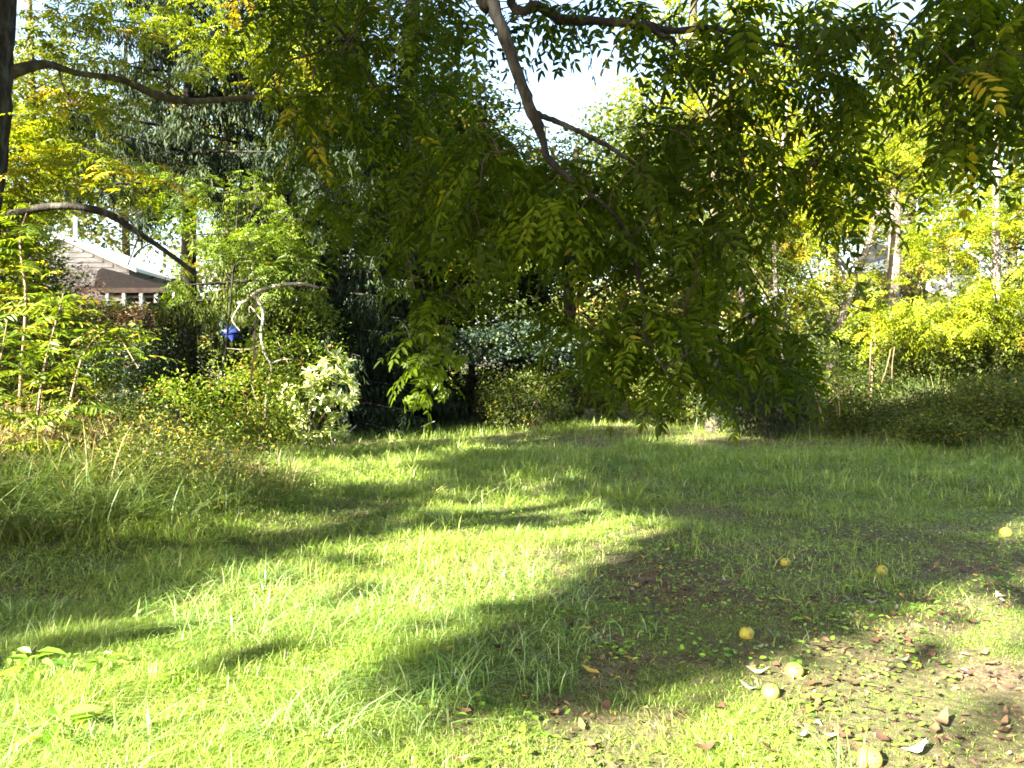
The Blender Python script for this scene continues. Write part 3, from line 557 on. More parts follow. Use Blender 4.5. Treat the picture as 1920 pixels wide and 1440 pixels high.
# arched grey dead branch and smaller dead wood
db = thing('dead_branch', 'bare grey branch arching over the shrubs in the sun', 'branch', at(500, 690, 15.6))
branch(db, 'limb', [(598, 540, 15.6, .02), (570, 533, 15.6, .032), (530, 534, 15.6, .036), (490, 545, 15.6, .042), (460, 565, 15.6, .038), (445, 568, 15.6, .02)], 'bark_grey', 8, .08)
branch(db, 'limb', [(475, 552, 15.6, .032), (487, 568, 15.6, .036), (495, 590, 15.6, .034), (490, 630, 15.6, .03), (500, 670, 15.6, .028), (510, 690, 15.6, .026), (500, 740, 15.6, .028), (496, 850, 15.6, .034)], 'bark_grey', 8, .08)
branch(db, 'twig', [(452, 570, 15.6, .022), (440, 590, 15.6, .022), (437, 602, 15.6, .02), (450, 620, 15.6, .012)], 'bark_grey', 6)
branch(db, 'twig', [(505, 685, 15.6, .02), (525, 675, 15.6, .016), (550, 673, 15.6, .008)], 'bark_grey', 6)
branch(db, 'twig', [(495, 690, 15.6, .016), (480, 700, 15.6, .012), (470, 715, 15.6, .008)], 'bark_grey', 6)
branch(db, 'twig', [(490, 645, 15.6, .016), (465, 655, 15.6, .012), (425, 653, 15.6, .006)], 'bark_grey', 6)
branch(db, 'twig', [(491, 600, 15.6, .014), (470, 575, 15.6, .010), (468, 592, 15.6, .006)], 'bark_grey', 6)
fb = thing('fallen_branch', 'fallen bleached branch lying on the grassy mound', 'branch', at(330, 900, 10))
branch(fb, 'limb', [(240, 925, 9.6, .02), (290, 885, 9.8, .028), (350, 880, 9.9, .03), (400, 886, 10, .022), (425, 902, 10, .012)], 'bark_grey', 7, .08)
branch(fb, 'twig', [(290, 885, 9.8, .014), (270, 905, 9.7, .01), (262, 918, 9.7, .006)], 'bark_grey', 5)
tw = thing('forked_twig', 'dark forked twig sticking up from the grass near the mound', 'twig', at(575, 935, 11))
branch(tw, 'stem', [(568, 945, 11, .012), (574, 915, 11, .011), (585, 888, 11, .01), (610, 884, 11, .005)], 'twig', 5)
branch(tw, 'twig', [(583, 890, 11, .008), (580, 874, 11, .004)], 'twig', 5); branch(tw, 'twig', [(574, 915, 11, .008), (590, 905, 11, .004)], 'twig', 5)
for (pp, lab) in [([(770, 650, 15), (765, 620, 15), (748, 600, 15)], 'thin pale bare twig at the left of the vine canopy'),
                  ([(640, 830, 16.5), (655, 810, 16.3), (668, 797, 16.2)], 'pale stick poking out beside the laurel bush'),
                  ([(790, 800, 20), (803, 795, 20), (815, 790, 20)], 'short pale stick lying at the dark lawn end')]:
    P = [np.append(at(*q), .012) for q in pp]; q = spline(P, 10); b = Buf(); tube(b, q[:, :3], q[:, 3], 5, .05); tag(b.obj('stick', M['bark_grey'], loc=q[0, :3]), lab, 'stick')
# bare upright stems on the bank
for (pp, r, lab) in [([(1630, 760, 20.5), (1631, 690, 20.5), (1633, 640, 20.5)], .014, 'bare straight stem on the bank beneath the slim tree'),
                     ([(1652, 720, 20.5), (1662, 690, 20.5), (1670, 655, 20.5)], .010, 'bare stem leaning right at the foot of the tall trunk'),
                     ([(1672, 710, 20.6), (1673, 680, 20.6), (1677, 650, 20.6)], .009, 'second bare stem crossing at the foot of the tall trunk'),
                     ([(1572, 790, 19.3), (1565, 740, 19.3), (1561, 700, 19.3)], .010, 'bare stem leaning left on the shaded bank'),
                     ([(1545, 790, 18), (1535, 760, 18), (1528, 735, 18)], .012, 'pale grass stalk standing at the foot of the bank')]:
    P = [np.append(at(*q), r) for q in pp]; q = spline(P, 10); b = Buf(); tube(b, q[:, :3], q[:, 3], 5, .03); tag(b.obj('bare_stem', M['stem_tan'], loc=q[0, :3]), lab, 'stem', 'bare stems on the bank')

# brown arching bramble stalks
stalks = [([(205, 885), (222, 830), (236, 790)], 'pale'), ([(275, 860), (245, 815), (230, 788), (180, 745), (150, 715)], ''), ([(240, 850), (262, 835), (290, 790), (300, 785)], ''), ([(265, 850), (285, 825), (297, 800)], ''),
          ([(240, 845), (218, 808), (195, 790)], ''), ([(185, 890), (190, 845), (187, 820)], ''), ([(345, 870), (330, 845), (305, 835)], ''), ([(365, 900), (348, 850), (328, 805)], 'pale'), ([(128, 885), (140, 850), (160, 815), (190, 783)], ''),
          ([(215, 880), (200, 850), (172, 818)], ''), ([(262, 865), (258, 830), (254, 800)], ''), ([(375, 920), (400, 880), (425, 850)], 'pale')]
for k, (pp, c) in enumerate(stalks):
    P = [np.append(at(u, v, 9.3 + .2 * (k % 3)), .009 - .006 * i_ / len(pp)) for i_, (u, v) in enumerate(pp)]; q = spline(P, 14); b = Buf(); tube(b, q[:, :3], q[:, 3], 5, .03, .7)
    side = ['leaning left', 'bending over', 'standing upright'][k % 3]
    labs = ['pale straight bramble stalk nearest the ferny saplings', 'longest brown stalk arching up to the left across the dark thicket', 'brown stalk arching right with a hooked tip', 'short brown stalk just right of the hooked one',
            'brown stalk curving left from the middle of the clump', 'short upright stalk at the left of the clump', 'low brown stalk bending left near the fallen branch', 'pale upright stalk between the brown clump and the fallen branch',
            'brown stalk leaning right from under the ferny saplings', 'crooked brown stalk leaning left below the ferny saplings', 'straight brown stalk in the middle of the clump', 'pale thin stalk leaning right over the fallen branch']
    tag(b.obj('bramble_stalk', M['straw'], loc=q[0, :3]), labs[k], 'stalk', 'dry bramble stalks on the mound')

# ------------------------------------------------------------------ houses
def box(b, x0, x1, y0, y1, z0, z1, tint=.5):
    v = [(x, y, z) for z in (z0, z1) for y in (y0, y1) for x in (x0, x1)]
    b.add(v, [(0, 2, 3, 1), (4, 5, 7, 6), (0, 1, 5, 4), (2, 6, 7, 3), (0, 4, 6, 2), (1, 3, 7, 5)], tint)
def prism(b, prof, y0, y1):
    n = len(prof); v = [(x, y0, z) for x, z in prof] + [(x, y1, z) for x, z in prof]
    b.add(v, [(i, (i + 1) % n, n + (i + 1) % n, n + i) for i in range(n)]); b.add(v, [tuple(range(n))[::-1]]); b.add(v, [tuple(range(n, 2 * n))])
D = 42.0; gr = at(112, 440, D); xr, zr = gr[0], gr[2]; xe, ze = at(250, 501, D)[0], at(250, 501, D)[2]; hw = xe - xr; xl = xr - hw; zf = gz(-22, 40) - .3
hs = thing('gabled_house', 'low pale house with white gable trim glimpsed through the trees', 'house', (xr, D, zf))
b = Buf(); prism(b, [(xl + .35, zf - 1), (xe - .35, zf - 1), (xe - .35, ze + .1), (xr, zr - .12), (xl + .35, ze + .1)], D + .35, D + 9); b.obj('wall', M['siding'], hs)
nrow = 17
for k in range(nrow):
    z = zf + .3 + k * .26; wlim = (hw - .42) if z < ze else max(.1, (hw - .42) * (zr - .35 - z) / (zr - ze))
    if wlim > .3:
        b = Buf(); prism(b, [(-0, 0), (0, .02), (0, .27)], 0, 1); v = [(xr - wlim, D + .345, z), (xr + wlim, D + .345, z), (xr + wlim, D + .345, z + .24), (xr - wlim, D + .345, z + .24), (xr - wlim, D + .30, z), (xr + wlim, D + .30, z)]
        b = Buf(); b.add(v, [(4, 5, 2, 3), (0, 1, 5, 4)]); b.add(v, [(0, 4, 3), (1, 2, 5)]); b.obj('siding_board', M['siding'], hs)
for sg in (-1, 1):
    b = Buf(); e = xr + sg * (hw + .15); zz = ze - .07; P = [(xr, zr), (e, zz), (e, zz - .16), (xr, zr - .16)]
    if sg < 0: P = P[::-1]
    prism(b, P, D + .1, D + 9.3); b.obj('roof', M['pale_sky_roof'], hs)  # pale bluish colour stands for sky reflected on this roof
    b = Buf(); P = [(xr, zr + .04), (e + sg * .02, zz + .04), (e + sg * .02, zz - .2), (xr, zr - .2)]
    if sg < 0: P = P[::-1]
    prism(b, P, D, D + .09); b.obj('bargeboard', M['white_paint'], hs)
b = Buf(); tube(b, [(xr - .2, D + 2, zr - .3), (xr - .2, D + 2, zr + 1.3)], .1, 10); b.obj('vent_pipe', M['white_paint'], hs)
x1 = at(345, 552, D)[0]; z1 = at(345, 552, D)[2]; x0p = at(185, 552, D)[0]
b = Buf(); prism(b, [(xe - .5, ze - .32), (x1, z1 + .16), (x1, z1), (x0p, z1), (x0p, z1 + .16), (xe - .9, z1 + .2), (xe - .7, ze - .5)], D - 2.2, D + .25); b.obj('porch_roof', M['roof'], hs)
b = Buf(); box(b, x0p, x1 + .02, D - 2.26, D - 2.21, z1 - .14, z1 + .10); b.obj('fascia', M['fascia_brown'], hs)
for u in (205, 236, 268, 296, 330):
    b = Buf(); xx = at(u, 0, D - 2)[0]; box(b, xx - .08, xx + .08, D - 2.2, D - 2.04, zf - .5, z1 - .14); b.obj('porch_post', M['white_paint'], hs)
for u in (220, 252, 282, 315):
    xx = at(u, 0, D)[0]; b = Buf()
    for (a0, a1, c0, c1) in [(-.5, -.42, 0, 1.1), (.42, .5, 0, 1.1), (-.42, .42, 0, .08), (-.42, .42, 1.02, 1.1)]: box(b, xx + a0, xx + a1, D + .2, D + .3, zf + .25 + c0, zf + .25 + c1)
    wf = b.obj('window', M['white_paint'], hs); b = Buf(); box(b, xx - .42, xx + .42, D + .24, D + .27, zf + .33, zf + 1.27)
    for i_ in range(len(b.v)): b.v[i_] = b.v[i_] - np.array(hs['_b'])
    o = bpy.data.objects.new('pane', b.mesh('pane', M['glass'])); C.objects.link(o); o.parent = wf
b = Buf(); box(b, xe - .35, x1 - .2, D + .34, D + 6, zf - 1, z1 + .2); b.obj('side_wing', M['siding'], hs)
# second building to the right, behind the trees
D = 52.0; xa, xb = at(1690, 0, D)[0], at(1850, 0, D)[0]; zt = at(0, 436, D)[2]; zb = gz(25, D); ym = D + 4
h2 = thing('pale_building', 'pale building with light metal roof glimpsed behind the bright trees', 'building', (xa, D, zb))
ze2 = zt - 1.3
b = Buf(); box(b, xa + .3, xb - .3, D + .4, D + 7.6, zb - 1, ze2); b.obj('wall', M['white_paint'], h2)
b = Buf(); v = [(xa, D, ze2), (xb, D, ze2), (xb, ym, zt), (xa, ym, zt), (xa, D, ze2 + .14), (xb, D, ze2 + .14), (xb, ym, zt + .14), (xa, ym, zt + .14), (xb, D + 8, ze2), (xa, D + 8, ze2), (xb, D + 8, ze2 + .14), (xa, D + 8, ze2 + .14)]
b.add(v, [(4, 5, 6, 7), (0, 3, 2, 1), (0, 1, 5, 4), (7, 6, 10, 11), (3, 9, 8, 2), (9, 11, 10, 8), (0, 4, 7, 3), (3, 7, 11, 9), (1, 2, 6, 5), (2, 8, 10, 6)]); b.obj('roof', M['pale_sky_roof'], h2)
for xx in np.linspace(xa + 1.1, xb - 1.1, 3):
    for z_ in (zb + 1.2, zb + 3.8):
        b = Buf()
        for (a0, a1, c0, c1) in [(-.5, -.4, 0, 1.3), (.4, .5, 0, 1.3), (-.4, .4, 0, .1), (-.4, .4, 1.2, 1.3)]: box(b, xx + a0, xx + a1, D + .32, D + .39, z_ + c0, z_ + c1)
        wf = b.obj('window', M['fascia_brown'], h2); b = Buf(); box(b, xx - .4, xx + .4, D + .35, D + .38, z_ + .1, z_ + 1.2)
        for i_ in range(len(b.v)): b.v[i_] = b.v[i_] - np.array(h2['_b'])
        o = bpy.data.objects.new('pane', b.mesh('pane', M['glass'])); C.objects.link(o); o.parent = wf
# blue tank beyond the hollow
bx_, by_ = at(434, 0, 37)[0], 37.0; bz = gz(bx_, by_); zc = at(0, 615, 37)[2]
bl = thing('water_tank', 'blue tank half hidden behind the arched grey branch', 'tank', (bx_, by_, bz))
b = Buf(); prof = [(.5, -1.2), (.54, -.55), (.55, -.25), (.58, -.22), (.55, -.18), (.55, .22), (.58, .25), (.55, .29), (.5, .52), (.3, .62)]
tube(b, [(bx_, by_, zc + z_) for _, z_ in prof], [r for r, _ in prof], 22); b.obj('body', M['blue_paint'], bl)
b = Buf(); tube(b, [(bx_, by_, zc + .62), (bx_, by_, zc + .68)], .24, 18); b.obj('lid', M['blue_paint'], bl)

# ------------------------------------------------------------------ grass
def blades(b, P, H, W, lean, tint, seg=3, az=None, bend=1.0):
    m_ = len(P); a = rng.uniform(0, 2 * np.pi, m_) if az is None else az
    D = np.stack([np.cos(a), np.sin(a), np.zeros(m_)], 1); ph = a + np.pi / 2 + rng.normal(size=m_) * .5
    S = np.stack([np.cos(ph), np.sin(ph), np.zeros(m_)], 1)
    rows = []
    for k in range(seg + 1):
        t = k / seg; q = P + D * (H * lean * t ** (1 + bend * .8))[:, None] + UP * (H * (t - .38 * np.minimum(lean, 1.6) * t * t * bend))[:, None]
        wd = W * (1 - t ** 2.2) * .5 if k else W * .35
        if k < seg: rows += [q - S * np.reshape(wd, (-1, 1)), q + S * np.reshape(wd, (-1, 1))]
        else: rows.append(q)
    nv = 2 * seg + 1; v = np.stack(rows, 1); i = np.arange(m_)[:, None] * nv; fq = [i + np.array([2 * k, 2 * k + 1, 2 * k + 3, 2 * k + 2]) for k in range(seg - 1)]
    if fq: b.add(v, np.concatenate(fq), np.concatenate([tint] * (seg - 1))); 
    f3 = i + np.array([2 * seg - 2, 2 * seg - 1, 2 * seg])
    if fq: b.f.append((f3 + b.n - len(v.reshape(-1, 3)), np.asarray(tint), False))
    else: b.add(v, f3, tint)
def scatter(n, y0, y1, marg=1.06, p=1.0):
    y = (rng.random(n) * (y1 ** (1 + p) - y0 ** (1 + p)) + y0 ** (1 + p)) ** (1 / (1 + p)); x = rng.uniform(-.64 * marg - .05, .64 * marg + .05, n) * y; return x, y
def smask(x, y): return sstep(0, 1.2, (x - 5.6) * .94 + (y - 24) * .34)          # on the right bank
def mound(x, y): return np.exp(-((x + 6.2) / 3.0) ** 2 - ((y - 9.0) / 2.2) ** 2)
def bare(x, y):                                                               # trodden soil with litter, near right
    k = vnoise(x * 1.9 + 3, y * 2.4 + 1) * .6 + vnoise(x * 5 + 8, y * 6) * .4
    return sstep(.42, .62, k) * sstep(-.3, 1.0, x - .1 * (y - 4)) * sstep(8.5, 5.0, y) + .8 * sstep(.5, .62, k) * sstep(-1.2, .3, x) * sstep(9, 6, y) * sstep(.0, 1, x + 1)
b = Buf()
for (n, y0, y1, hh, ww, sg) in [(165000, 2.4, 5.5, .058, .0036, 2), (100000, 5.3, 10, .075, .0062, 2), (80000, 9.8, 17, .13, .011, 2), (65000, 16.5, 33, .17, .021, 1)]:
    x, y = scatter(n, y0, y1); k = vnoise(x * 1.1 + 20, y * 1.1 + 7); k2 = vnoise(x * 4 + 2, y * 4 + 9)
    keep = rng.random(n) > np.clip(bare(x, y) * .7, 0, .7); keep &= ~((y > 27) & (abs(x - 4) > 6)); keep &= (mound(x, y) < .75)
    x, y, k, k2 = x[keep], y[keep], k[keep], k2[keep]; m_ = len(x); P = np.column_stack([x, y, h(x, y) - .004])
    leftish = sstep(2.0, -1.5, x - .25 * (y - 4)) 
    H = hh * rng.uniform(.5, 1.4, m_) * (.55 + .75 * np.maximum(leftish, sstep(8, 11, y))) * (.45 + 2.4 * k * k2)
    tint = np.clip(.34 + .42 * (k - .5) + rng.normal(size=m_) * .22 + (rng.random(m_) < .06) * .5, 0, 1)
    blades(b, P, H, ww * rng.uniform(.6, 1.5, m_), rng.uniform(.2, 2.6, m_), tint, sg)
b.obj('lawn_grass', M['grass'], kind='stuff')['label'] = 'short uneven lawn grass running back into the clearing'
# seeding taller stalks through the lawn
b = Buf()
x, y = scatter(9000, 5.0, 17, p=.5); k = vnoise(x * .8 + 31, y * .8 + 3); keep = (k > .5) & (x < 3.5) & (x > -4.5) & (bare(x, y) < .15); x, y = x[keep], y[keep]; m_ = len(x)
blades(b, np.column_stack([x, y, h(x, y)]), rng.uniform(.12, .30, m_), .0025 + .0006 * y, rng.uniform(.3, 2.2, m_), np.clip(.55 + rng.normal(size=m_) * .2, 0, 1), 3)
b.obj('tall_lawn_grass', M['grass'], kind='stuff')['label'] = 'taller fine grass standing out of the lawn in the middle'
b = Buf(); x, y = scatter(9000, 2.5, 6.5, p=.6); k = vnoise(x * 1.6 + 11, y * 1.6 + 33); keep = (k > .5) & (x < .6) & (bare(x, y) < .3); x, y, k = x[keep], y[keep], k[keep]; m_ = len(x)
blades(b, np.column_stack([x, y, h(x, y)]), rng.uniform(.09, .24, m_) * (.5 + k), .0042 * rng.uniform(.6, 1.6, m_), rng.uniform(.4, 2.6, m_), np.clip(.6 + rng.normal(size=m_) * .25, 0, 1), 4)
b.obj('shaggy_grass', M['tuft'], kind='stuff')['label'] = 'longer shaggy grass blades through the near sunlit lawn'
# long matted grass on the left mound and the right bank
b = Buf()
n = 30000; x = rng.normal(size=n) * 2.2 - 5.6; y = rng.normal(size=n) * 1.6 + 8.8; keep = (mound(x, y) > .22) & (x < -1.9 - .2 * (y - 8)) & (y > 5.2); x, y = x[keep], y[keep]; m_ = len(x)
k = vnoise(x * 1.5, y * 1.5); straw = sstep(7.6, 9.4, y) * .5
blades(b, np.column_stack([x, y, h(x, y) - .01]), rng.uniform(.25, .75, m_) * (.6 + .8 * k), .010 * rng.uniform(.5, 1.5, m_), rng.uniform(.3, 2.8, m_), np.clip(.32 + .5 * (k - .5) + straw * rng.random(m_) + rng.normal(size=m_) * .16, 0, 1), 4)
b.obj('long_grass', M['long_grass'], kind='stuff')['label'] = 'long matted grass and straw heaped on the left mound'
b = Buf()
n = 58000; x, y = scatter(n, 12, 27); s_ = (x - 5.6) * .94 + (y - 24) * .34; keep = (s_ > -.4) & (rng.random(len(x)) < .35 + .65 * sstep(0, 2, s_)); x, y, s_ = x[keep], y[keep], s_[keep]; m_ = len(x)
k = vnoise(x * .8 + 3, y * .8); H = rng.uniform(.25, 1.05, m_) * (.5 + .8 * k) * (.45 + .65 * sstep(0, 3, s_))
blades(b, np.column_stack([x, y, h(x, y) - .01]), H, .013, rng.uniform(.2, 1.3, m_), np.clip(.22 + .6 * (k - .4) + rng.normal(size=m_) * .17 + (rng.random(m_) < .06) * .4, 0, 1), 3)
b.obj('bank_grass', M['long_grass'], kind='stuff')['label'] = 'tall shaded grass and weeds covering the right bank'
b = Buf(); n = 19000; x = rng.uniform(-30, 34, n); y = rng.uniform(25, 46, n); k = vnoise(x * .5 + 7, y * .5 + 3); keep = ~((abs(x - 3.4 - .02 * (y - 25)) < 1.6) & (y < 34)) & (k > .25); x, y, k = x[keep], y[keep], k[keep]
simple(b, np.column_stack([x, y, h(x, y) + rng.random(len(x)) ** 1.5 * (2.6 * k - .2) * np.where(x < -.3 * y, .3, 1)]), 5, .34, .28, .5, .42, .25, .7)
b.obj('undergrowth', M['mid_leaf'], kind='stuff')['label'] = 'tangled low undergrowth under the trees beyond the lawn'
b = Buf(); n = 5200; x, y = scatter(n, 14, 27, p=1.2); s_ = (x - 5.6) * .94 + (y - 24) * .34; k = vnoise(x * .9 + 5, y * .9 + 11); keep = (s_ > .3) & (k > .42); x, y, s_, k = x[keep], y[keep], s_[keep], k[keep]
simple(b, np.column_stack([x, y, h(x, y) + .1 + rng.random(len(x)) * (1.0 * k) * sstep(.2, 2.5, s_)]), 12, .09, .14, .45, .4, .25, .7)
b.obj('bank_weeds', M['mid_leaf'], kind='stuff')['label'] = 'rough leafy weeds and brambles mixed into the bank grass'
b = Buf(); n = 2600; x = rng.normal(size=n) * 1.7 - 4.6; y = rng.normal(size=n) * 1.1 + 9.0; k = vnoise(x * 1.4 + 5, y * 1.4 + 21); keep = (mound(x, y) > .25) & (k > .46) & (x < -2.2); x, y, k = x[keep], y[keep], k[keep]
simple(b, np.column_stack([x, y, h(x, y) + .1 + rng.random(len(x)) * .9 * k]), 10, .055, .09, .4, .6, .25, .8)
b.obj('mound_weeds', M['mid_leaf'], kind='stuff')['label'] = 'small leaved yellowing weeds growing through the long grass mound'
b = Buf(); n = 2200; x = rng.uniform(-6.8, -3.0, n); y = 9.3 + rng.normal(size=n) * .5 + .15 * (x + 5); k = vnoise(x * 2.5, y * 2.5); keep = k > .35; x, y = x[keep], y[keep]; m_ = len(x)
blades(b, np.column_stack([x, y, h(x, y)]), rng.uniform(.35, .95, m_) * (.5 + .5 * sstep(-3.4, -4.8, x)), .008, rng.uniform(.1, 1.2, m_), rng.uniform(.2, 1, m_), 4)
b.obj('dry_reeds', M['straw'], kind='stuff')['label'] = 'tan dry grass stalks standing on top of the left mound'
# fine grass at the far edge and under the shrubs
b = Buf(); x = rng.uniform(-9, 3, 16000); y = rng.uniform(13, 25, 16000); e = 13.2 + (x + 9) * .55 + 3.0 * vnoise(x * .7, x * 0 + 2); keep = (y > e + 1.2) & (y < e + 5) & (x < 2.2); x, y = x[keep], y[keep]; m_ = len(x)
blades(b, np.column_stack([x, y, h(x, y)]), rng.uniform(.1, .4, m_), .011, rng.uniform(.2, 1.2, m_), np.clip(.45 + rng.normal(size=m_) * .2, 0, 1), 3)
b.obj('edge_grass', M['grass'], kind='stuff')['label'] = 'unmown grass along the foot of the shrubs at left'
# ground weeds: small round leaves through the lawn
b = Buf(); x, y = scatter(8500, 2.5, 9, p=.6); k = vnoise(x * 2.2 + 50, y * 2.2 + 40); keep = k > .48; x, y = x[keep], y[keep]; m_ = len(x)
a = rng.uniform(0, 2 * np.pi, m_); D_ = np.stack([np.cos(a), np.sin(a), rng.uniform(.0, .5, m_)], 1)
leaves(b, np.column_stack([x, y, h(x, y) + rng.uniform(.01, .05, m_)]), D_, UP + rnd(m_) * .3, rng.uniform(.02, .05, m_), rng.uniform(.015, .03, m_), rng.random(m_), .1, True, .1)
b.obj('clover_patch', M['weed'], kind='stuff')['label'] = 'clover and low round weeds growing in the lawn'

# distinct tufts of broad pale grass
tufts = [(870, 1290, 30, .30, 'large pale tuft of broad blades in the middle foreground'), (820, 1330, 22, .26, 'pale tuft just left of and nearer than the large middle one'), (1000, 1290, 20, .22, 'thin pale tuft right of the large middle one at the shade edge'),
         (560, 1390, 26, .30, 'tall tuft of broad blades at the lower edge left of the middle'), (470, 1410, 18, .26, 'narrow tuft at the lower edge beside the tallest blades'), (240, 1420, 22, .28, 'green tuft near the lower left corner behind the broad leaves'),
         (1580, 1445, 22, .22, 'silvery white tuft at the lower edge beside the round fruit'), (100, 1215, 12, .26, 'lone tuft of long blades standing at the shade edge far left'), (480, 1090, 24, .30, 'tuft rising over the dark ditch at the shade edge'),
         (530, 1085, 16, .30, 'bent narrow tuft at the shade edge right of the ditch'), (260, 1160, 14, .20, 'small tuft at the shade edge between the ditch and the left side'), (640, 1060, 18, .26, 'tuft at the shade edge below the laurel bush'),
         (1085, 1195, 12, .14, 'low green tuft in the shade wedge'), (1210, 1190, 14, .16, 'thin tuft with arching blades in the shade wedge'), (1500, 1200, 10, .13, 'sparse tuft beside the pale curled leaf'), (1180, 1300, 14, .12, 'small tuft on the bare soil'),
         (975, 870, 16, .4, 'bright tuft in the middle of the shaded lawn'), (1060, 905, 26, .34, 'sunlit tuft on the middle lawn'), (1210, 870, 18, .4, 'tall tuft near the end of the lawn in front of the path'), (900, 965, 18, .3, 'upright tuft on the sunlit strip of the middle lawn'),
         (1130, 950, 20, .28, 'spreading tuft at the right end of the sunlit strip'), (830, 985, 20, .26, 'low tuft at the left end of the sunlit strip'), (1290, 895, 12, .4, 'tuft standing in the shaded lawn right of the middle'), (745, 1000, 18, .26, 'tuft beyond the shade edge left of the sunlit strip')]
for (u, v, nb, hh, lab) in tufts:
    nb = int(nb * 1.4)
    x, y = unproj(u, v); z = gz(x, y); b = Buf(); P = np.column_stack([x + rng.normal(size=nb) * .07, y + rng.normal(size=nb) * .06, np.full(nb, z - .005)])
    blades(b, P, hh * rng.uniform(.5, 1.1, nb), (.0035 + .0008 * y) * rng.uniform(.5, 1.6, nb), rng.uniform(.2, 1.7, nb), np.clip(.5 + rng.normal(size=nb) * .25, 0, 1), 5)
    tag(b.obj('grass_tuft', M['tuft'], loc=(x, y, z)), lab, 'grass tuft', 'broad tufts in the lawn')

# broad leaved weeds, leaves as parts
wl = leaf_mesh('leaf', .13, .055, M['weed'], (.1, .4, .7, .95), True, .18, .2); wr = leaf_mesh('leaf', .06, .032, M['weed'], (.4, .7, .95), True, .12, .2)
def weed(u, v, n, hh, lab, meshes, sc=1.0, spread=.08):
    x, y = unproj(u, v); z = gz(x, y); t = thing('weed', lab, 'weed', (x, y, z))
    for k in range(n):
        a = k * 2.4 + rng.normal() * .4; r = spread * math.sqrt((k + .5) / n); zz = hh * (1 - (k / n) * .6)
        o = bpy.data.objects.new('leaf', meshes[k % len(meshes)]); C.objects.link(o); o.parent = t; o.location = (math.cos(a) * r, math.sin(a) * r, zz)
        orient(o, (math.cos(a), math.sin(a), rng.uniform(-.1, .4)), UP + rnd(1)[0] * .25); s_ = sc * rng.uniform(.7, 1.2); o.scale = (s_, s_, s_)
    b = Buf()
    tube(b, [(x, y, z - .02), (x + .01, y, z + hh * .9)], [.004, .002], 5); b.obj('stem', M['stem_green'], t)
weed(60, 1300, 11, .16, 'broad leaved weed near the left edge of the lawn', wl, .95, .05)
weed(110, 1420, 8, .12, 'dark glossy broad leaved weed in the lower left corner', wl, 1.0, .06)
weed(20, 1290, 7, .12, 'weed with a reddish yellow leaf at the very left edge', wl, .7)
weed(330, 1300, 26, .06, 'clump of small bright rounded leaves in the lit lawn', wr, 1.0, .08)
weed(195, 1275, 16, .07, 'bright yellow green weed right of the broad leaved one', wr, 1.1, .07)
weed(700, 1160, 22, .05, 'flat patch of small leaves in the middle of the lit lawn', wr, .9, .1)
weed(1710, 1085, 10, .16, 'thin upright weed with reddish tips beside the shaded fruit', wr, .6, .05)
weed(1360, 1440, 14, .04, 'round leaved weed on the soil at the lower edge', wr, .9, .08)
weed(1530, 1330, 12, .05, 'small bright leaved plant among the fallen leaves', wr, .8, .07)

# ------------------------------------------------------------------ fruit
def fruit(u, v, dia, lab, dd=None, sink=.42):
    dia *= rng.uniform(.82, 1.0)
    d0 = dd or unproj(u, v)[1] + .1; x = (u - 960) / F * d0; r = dia / 2
    z = at(u, v, d0)[2] if dd else gz(x, d0) + r * (1 - sink)
    t = thing('fruit', lab, 'fruit', (x, d0, z), 'round green yellow fruit')
    b = Buf(); nu, nv = 26, 16; th = np.linspace(0, 2 * np.pi, nu, endpoint=False); ph = np.linspace(0, np.pi, nv); TH, PH = np.meshgrid(th, ph)
    k = r * (1 + .012 * np.sin(4 * TH + u) * np.sin(PH) ** 2 + .02 * np.sin(2 * TH + v) * np.sin(PH) + .012 * np.sin(5 * PH + u + 2 * np.cos(TH) * np.sin(PH))) 
    sq = rng.uniform(.86, .97); k = k * (1 + .02 * np.sin(9 * TH + 3 * np.cos(4 * PH)) * np.sin(PH) ** 2); Q = np.stack([k * np.sin(PH) * np.cos(TH), sq * k * np.sin(PH) * np.sin(TH), k * np.cos(PH) * (.93 - .08 * np.exp(-(PH / .3) ** 2))], -1)
    ax = rng.uniform(-1.2, 1.2); R = np.array([[1, 0, 0], [0, math.cos(ax), -math.sin(ax)], [0, math.sin(ax), math.cos(ax)]]); Q = Q @ R.T
    i = np.arange(nv - 1)[:, None] * nu; j = np.arange(nu)[None]; f = np.stack([i + j, i + nu + j, i + nu + (j + 1) % nu, i + (j + 1) % nu], -1).reshape(-1, 4)
    b.add(Q.reshape(-1, 3) + np.array([x, d0, z]), f, .5, True); b.obj('body', M['fruit'], t)
    b = Buf(); top = R @ np.array([0, 0, r * .82]); n_ = R @ np.array([0, 0, 1.]); tube(b, [top + np.array([x, d0, z]), top + n_ * r * .3 + np.array([x, d0, z])], [.006, .004], 6); b.obj('stem', M['fruit_stem'], t)
fruit(1492, 1278, .105, 'pale sunlit fruit on the soil touching the end of a long leaf'); fruit(1448, 1318, .105, 'pale mottled fruit with a leaf leaning on its left side')
fruit(1635, 1455, .115, 'nearest round fruit cut by the lower edge of the photo'); fruit(1402, 1200, .095, 'dull yellow fruit at the shade edge beside a white curled leaf')
fruit(1656, 1072, .105, 'yellow green fruit alone in the deep shade'); fruit(1474, 1062, .095, 'dim yellow fruit at the left in the shade near the lit soil patch')
fruit(1888, 1015, .115, 'sunlit yellow fruit near the right edge of the lawn')
fruit(814, 339, .10, 'round green fruit hanging high among the leaves left of the forked branch', 8.6)

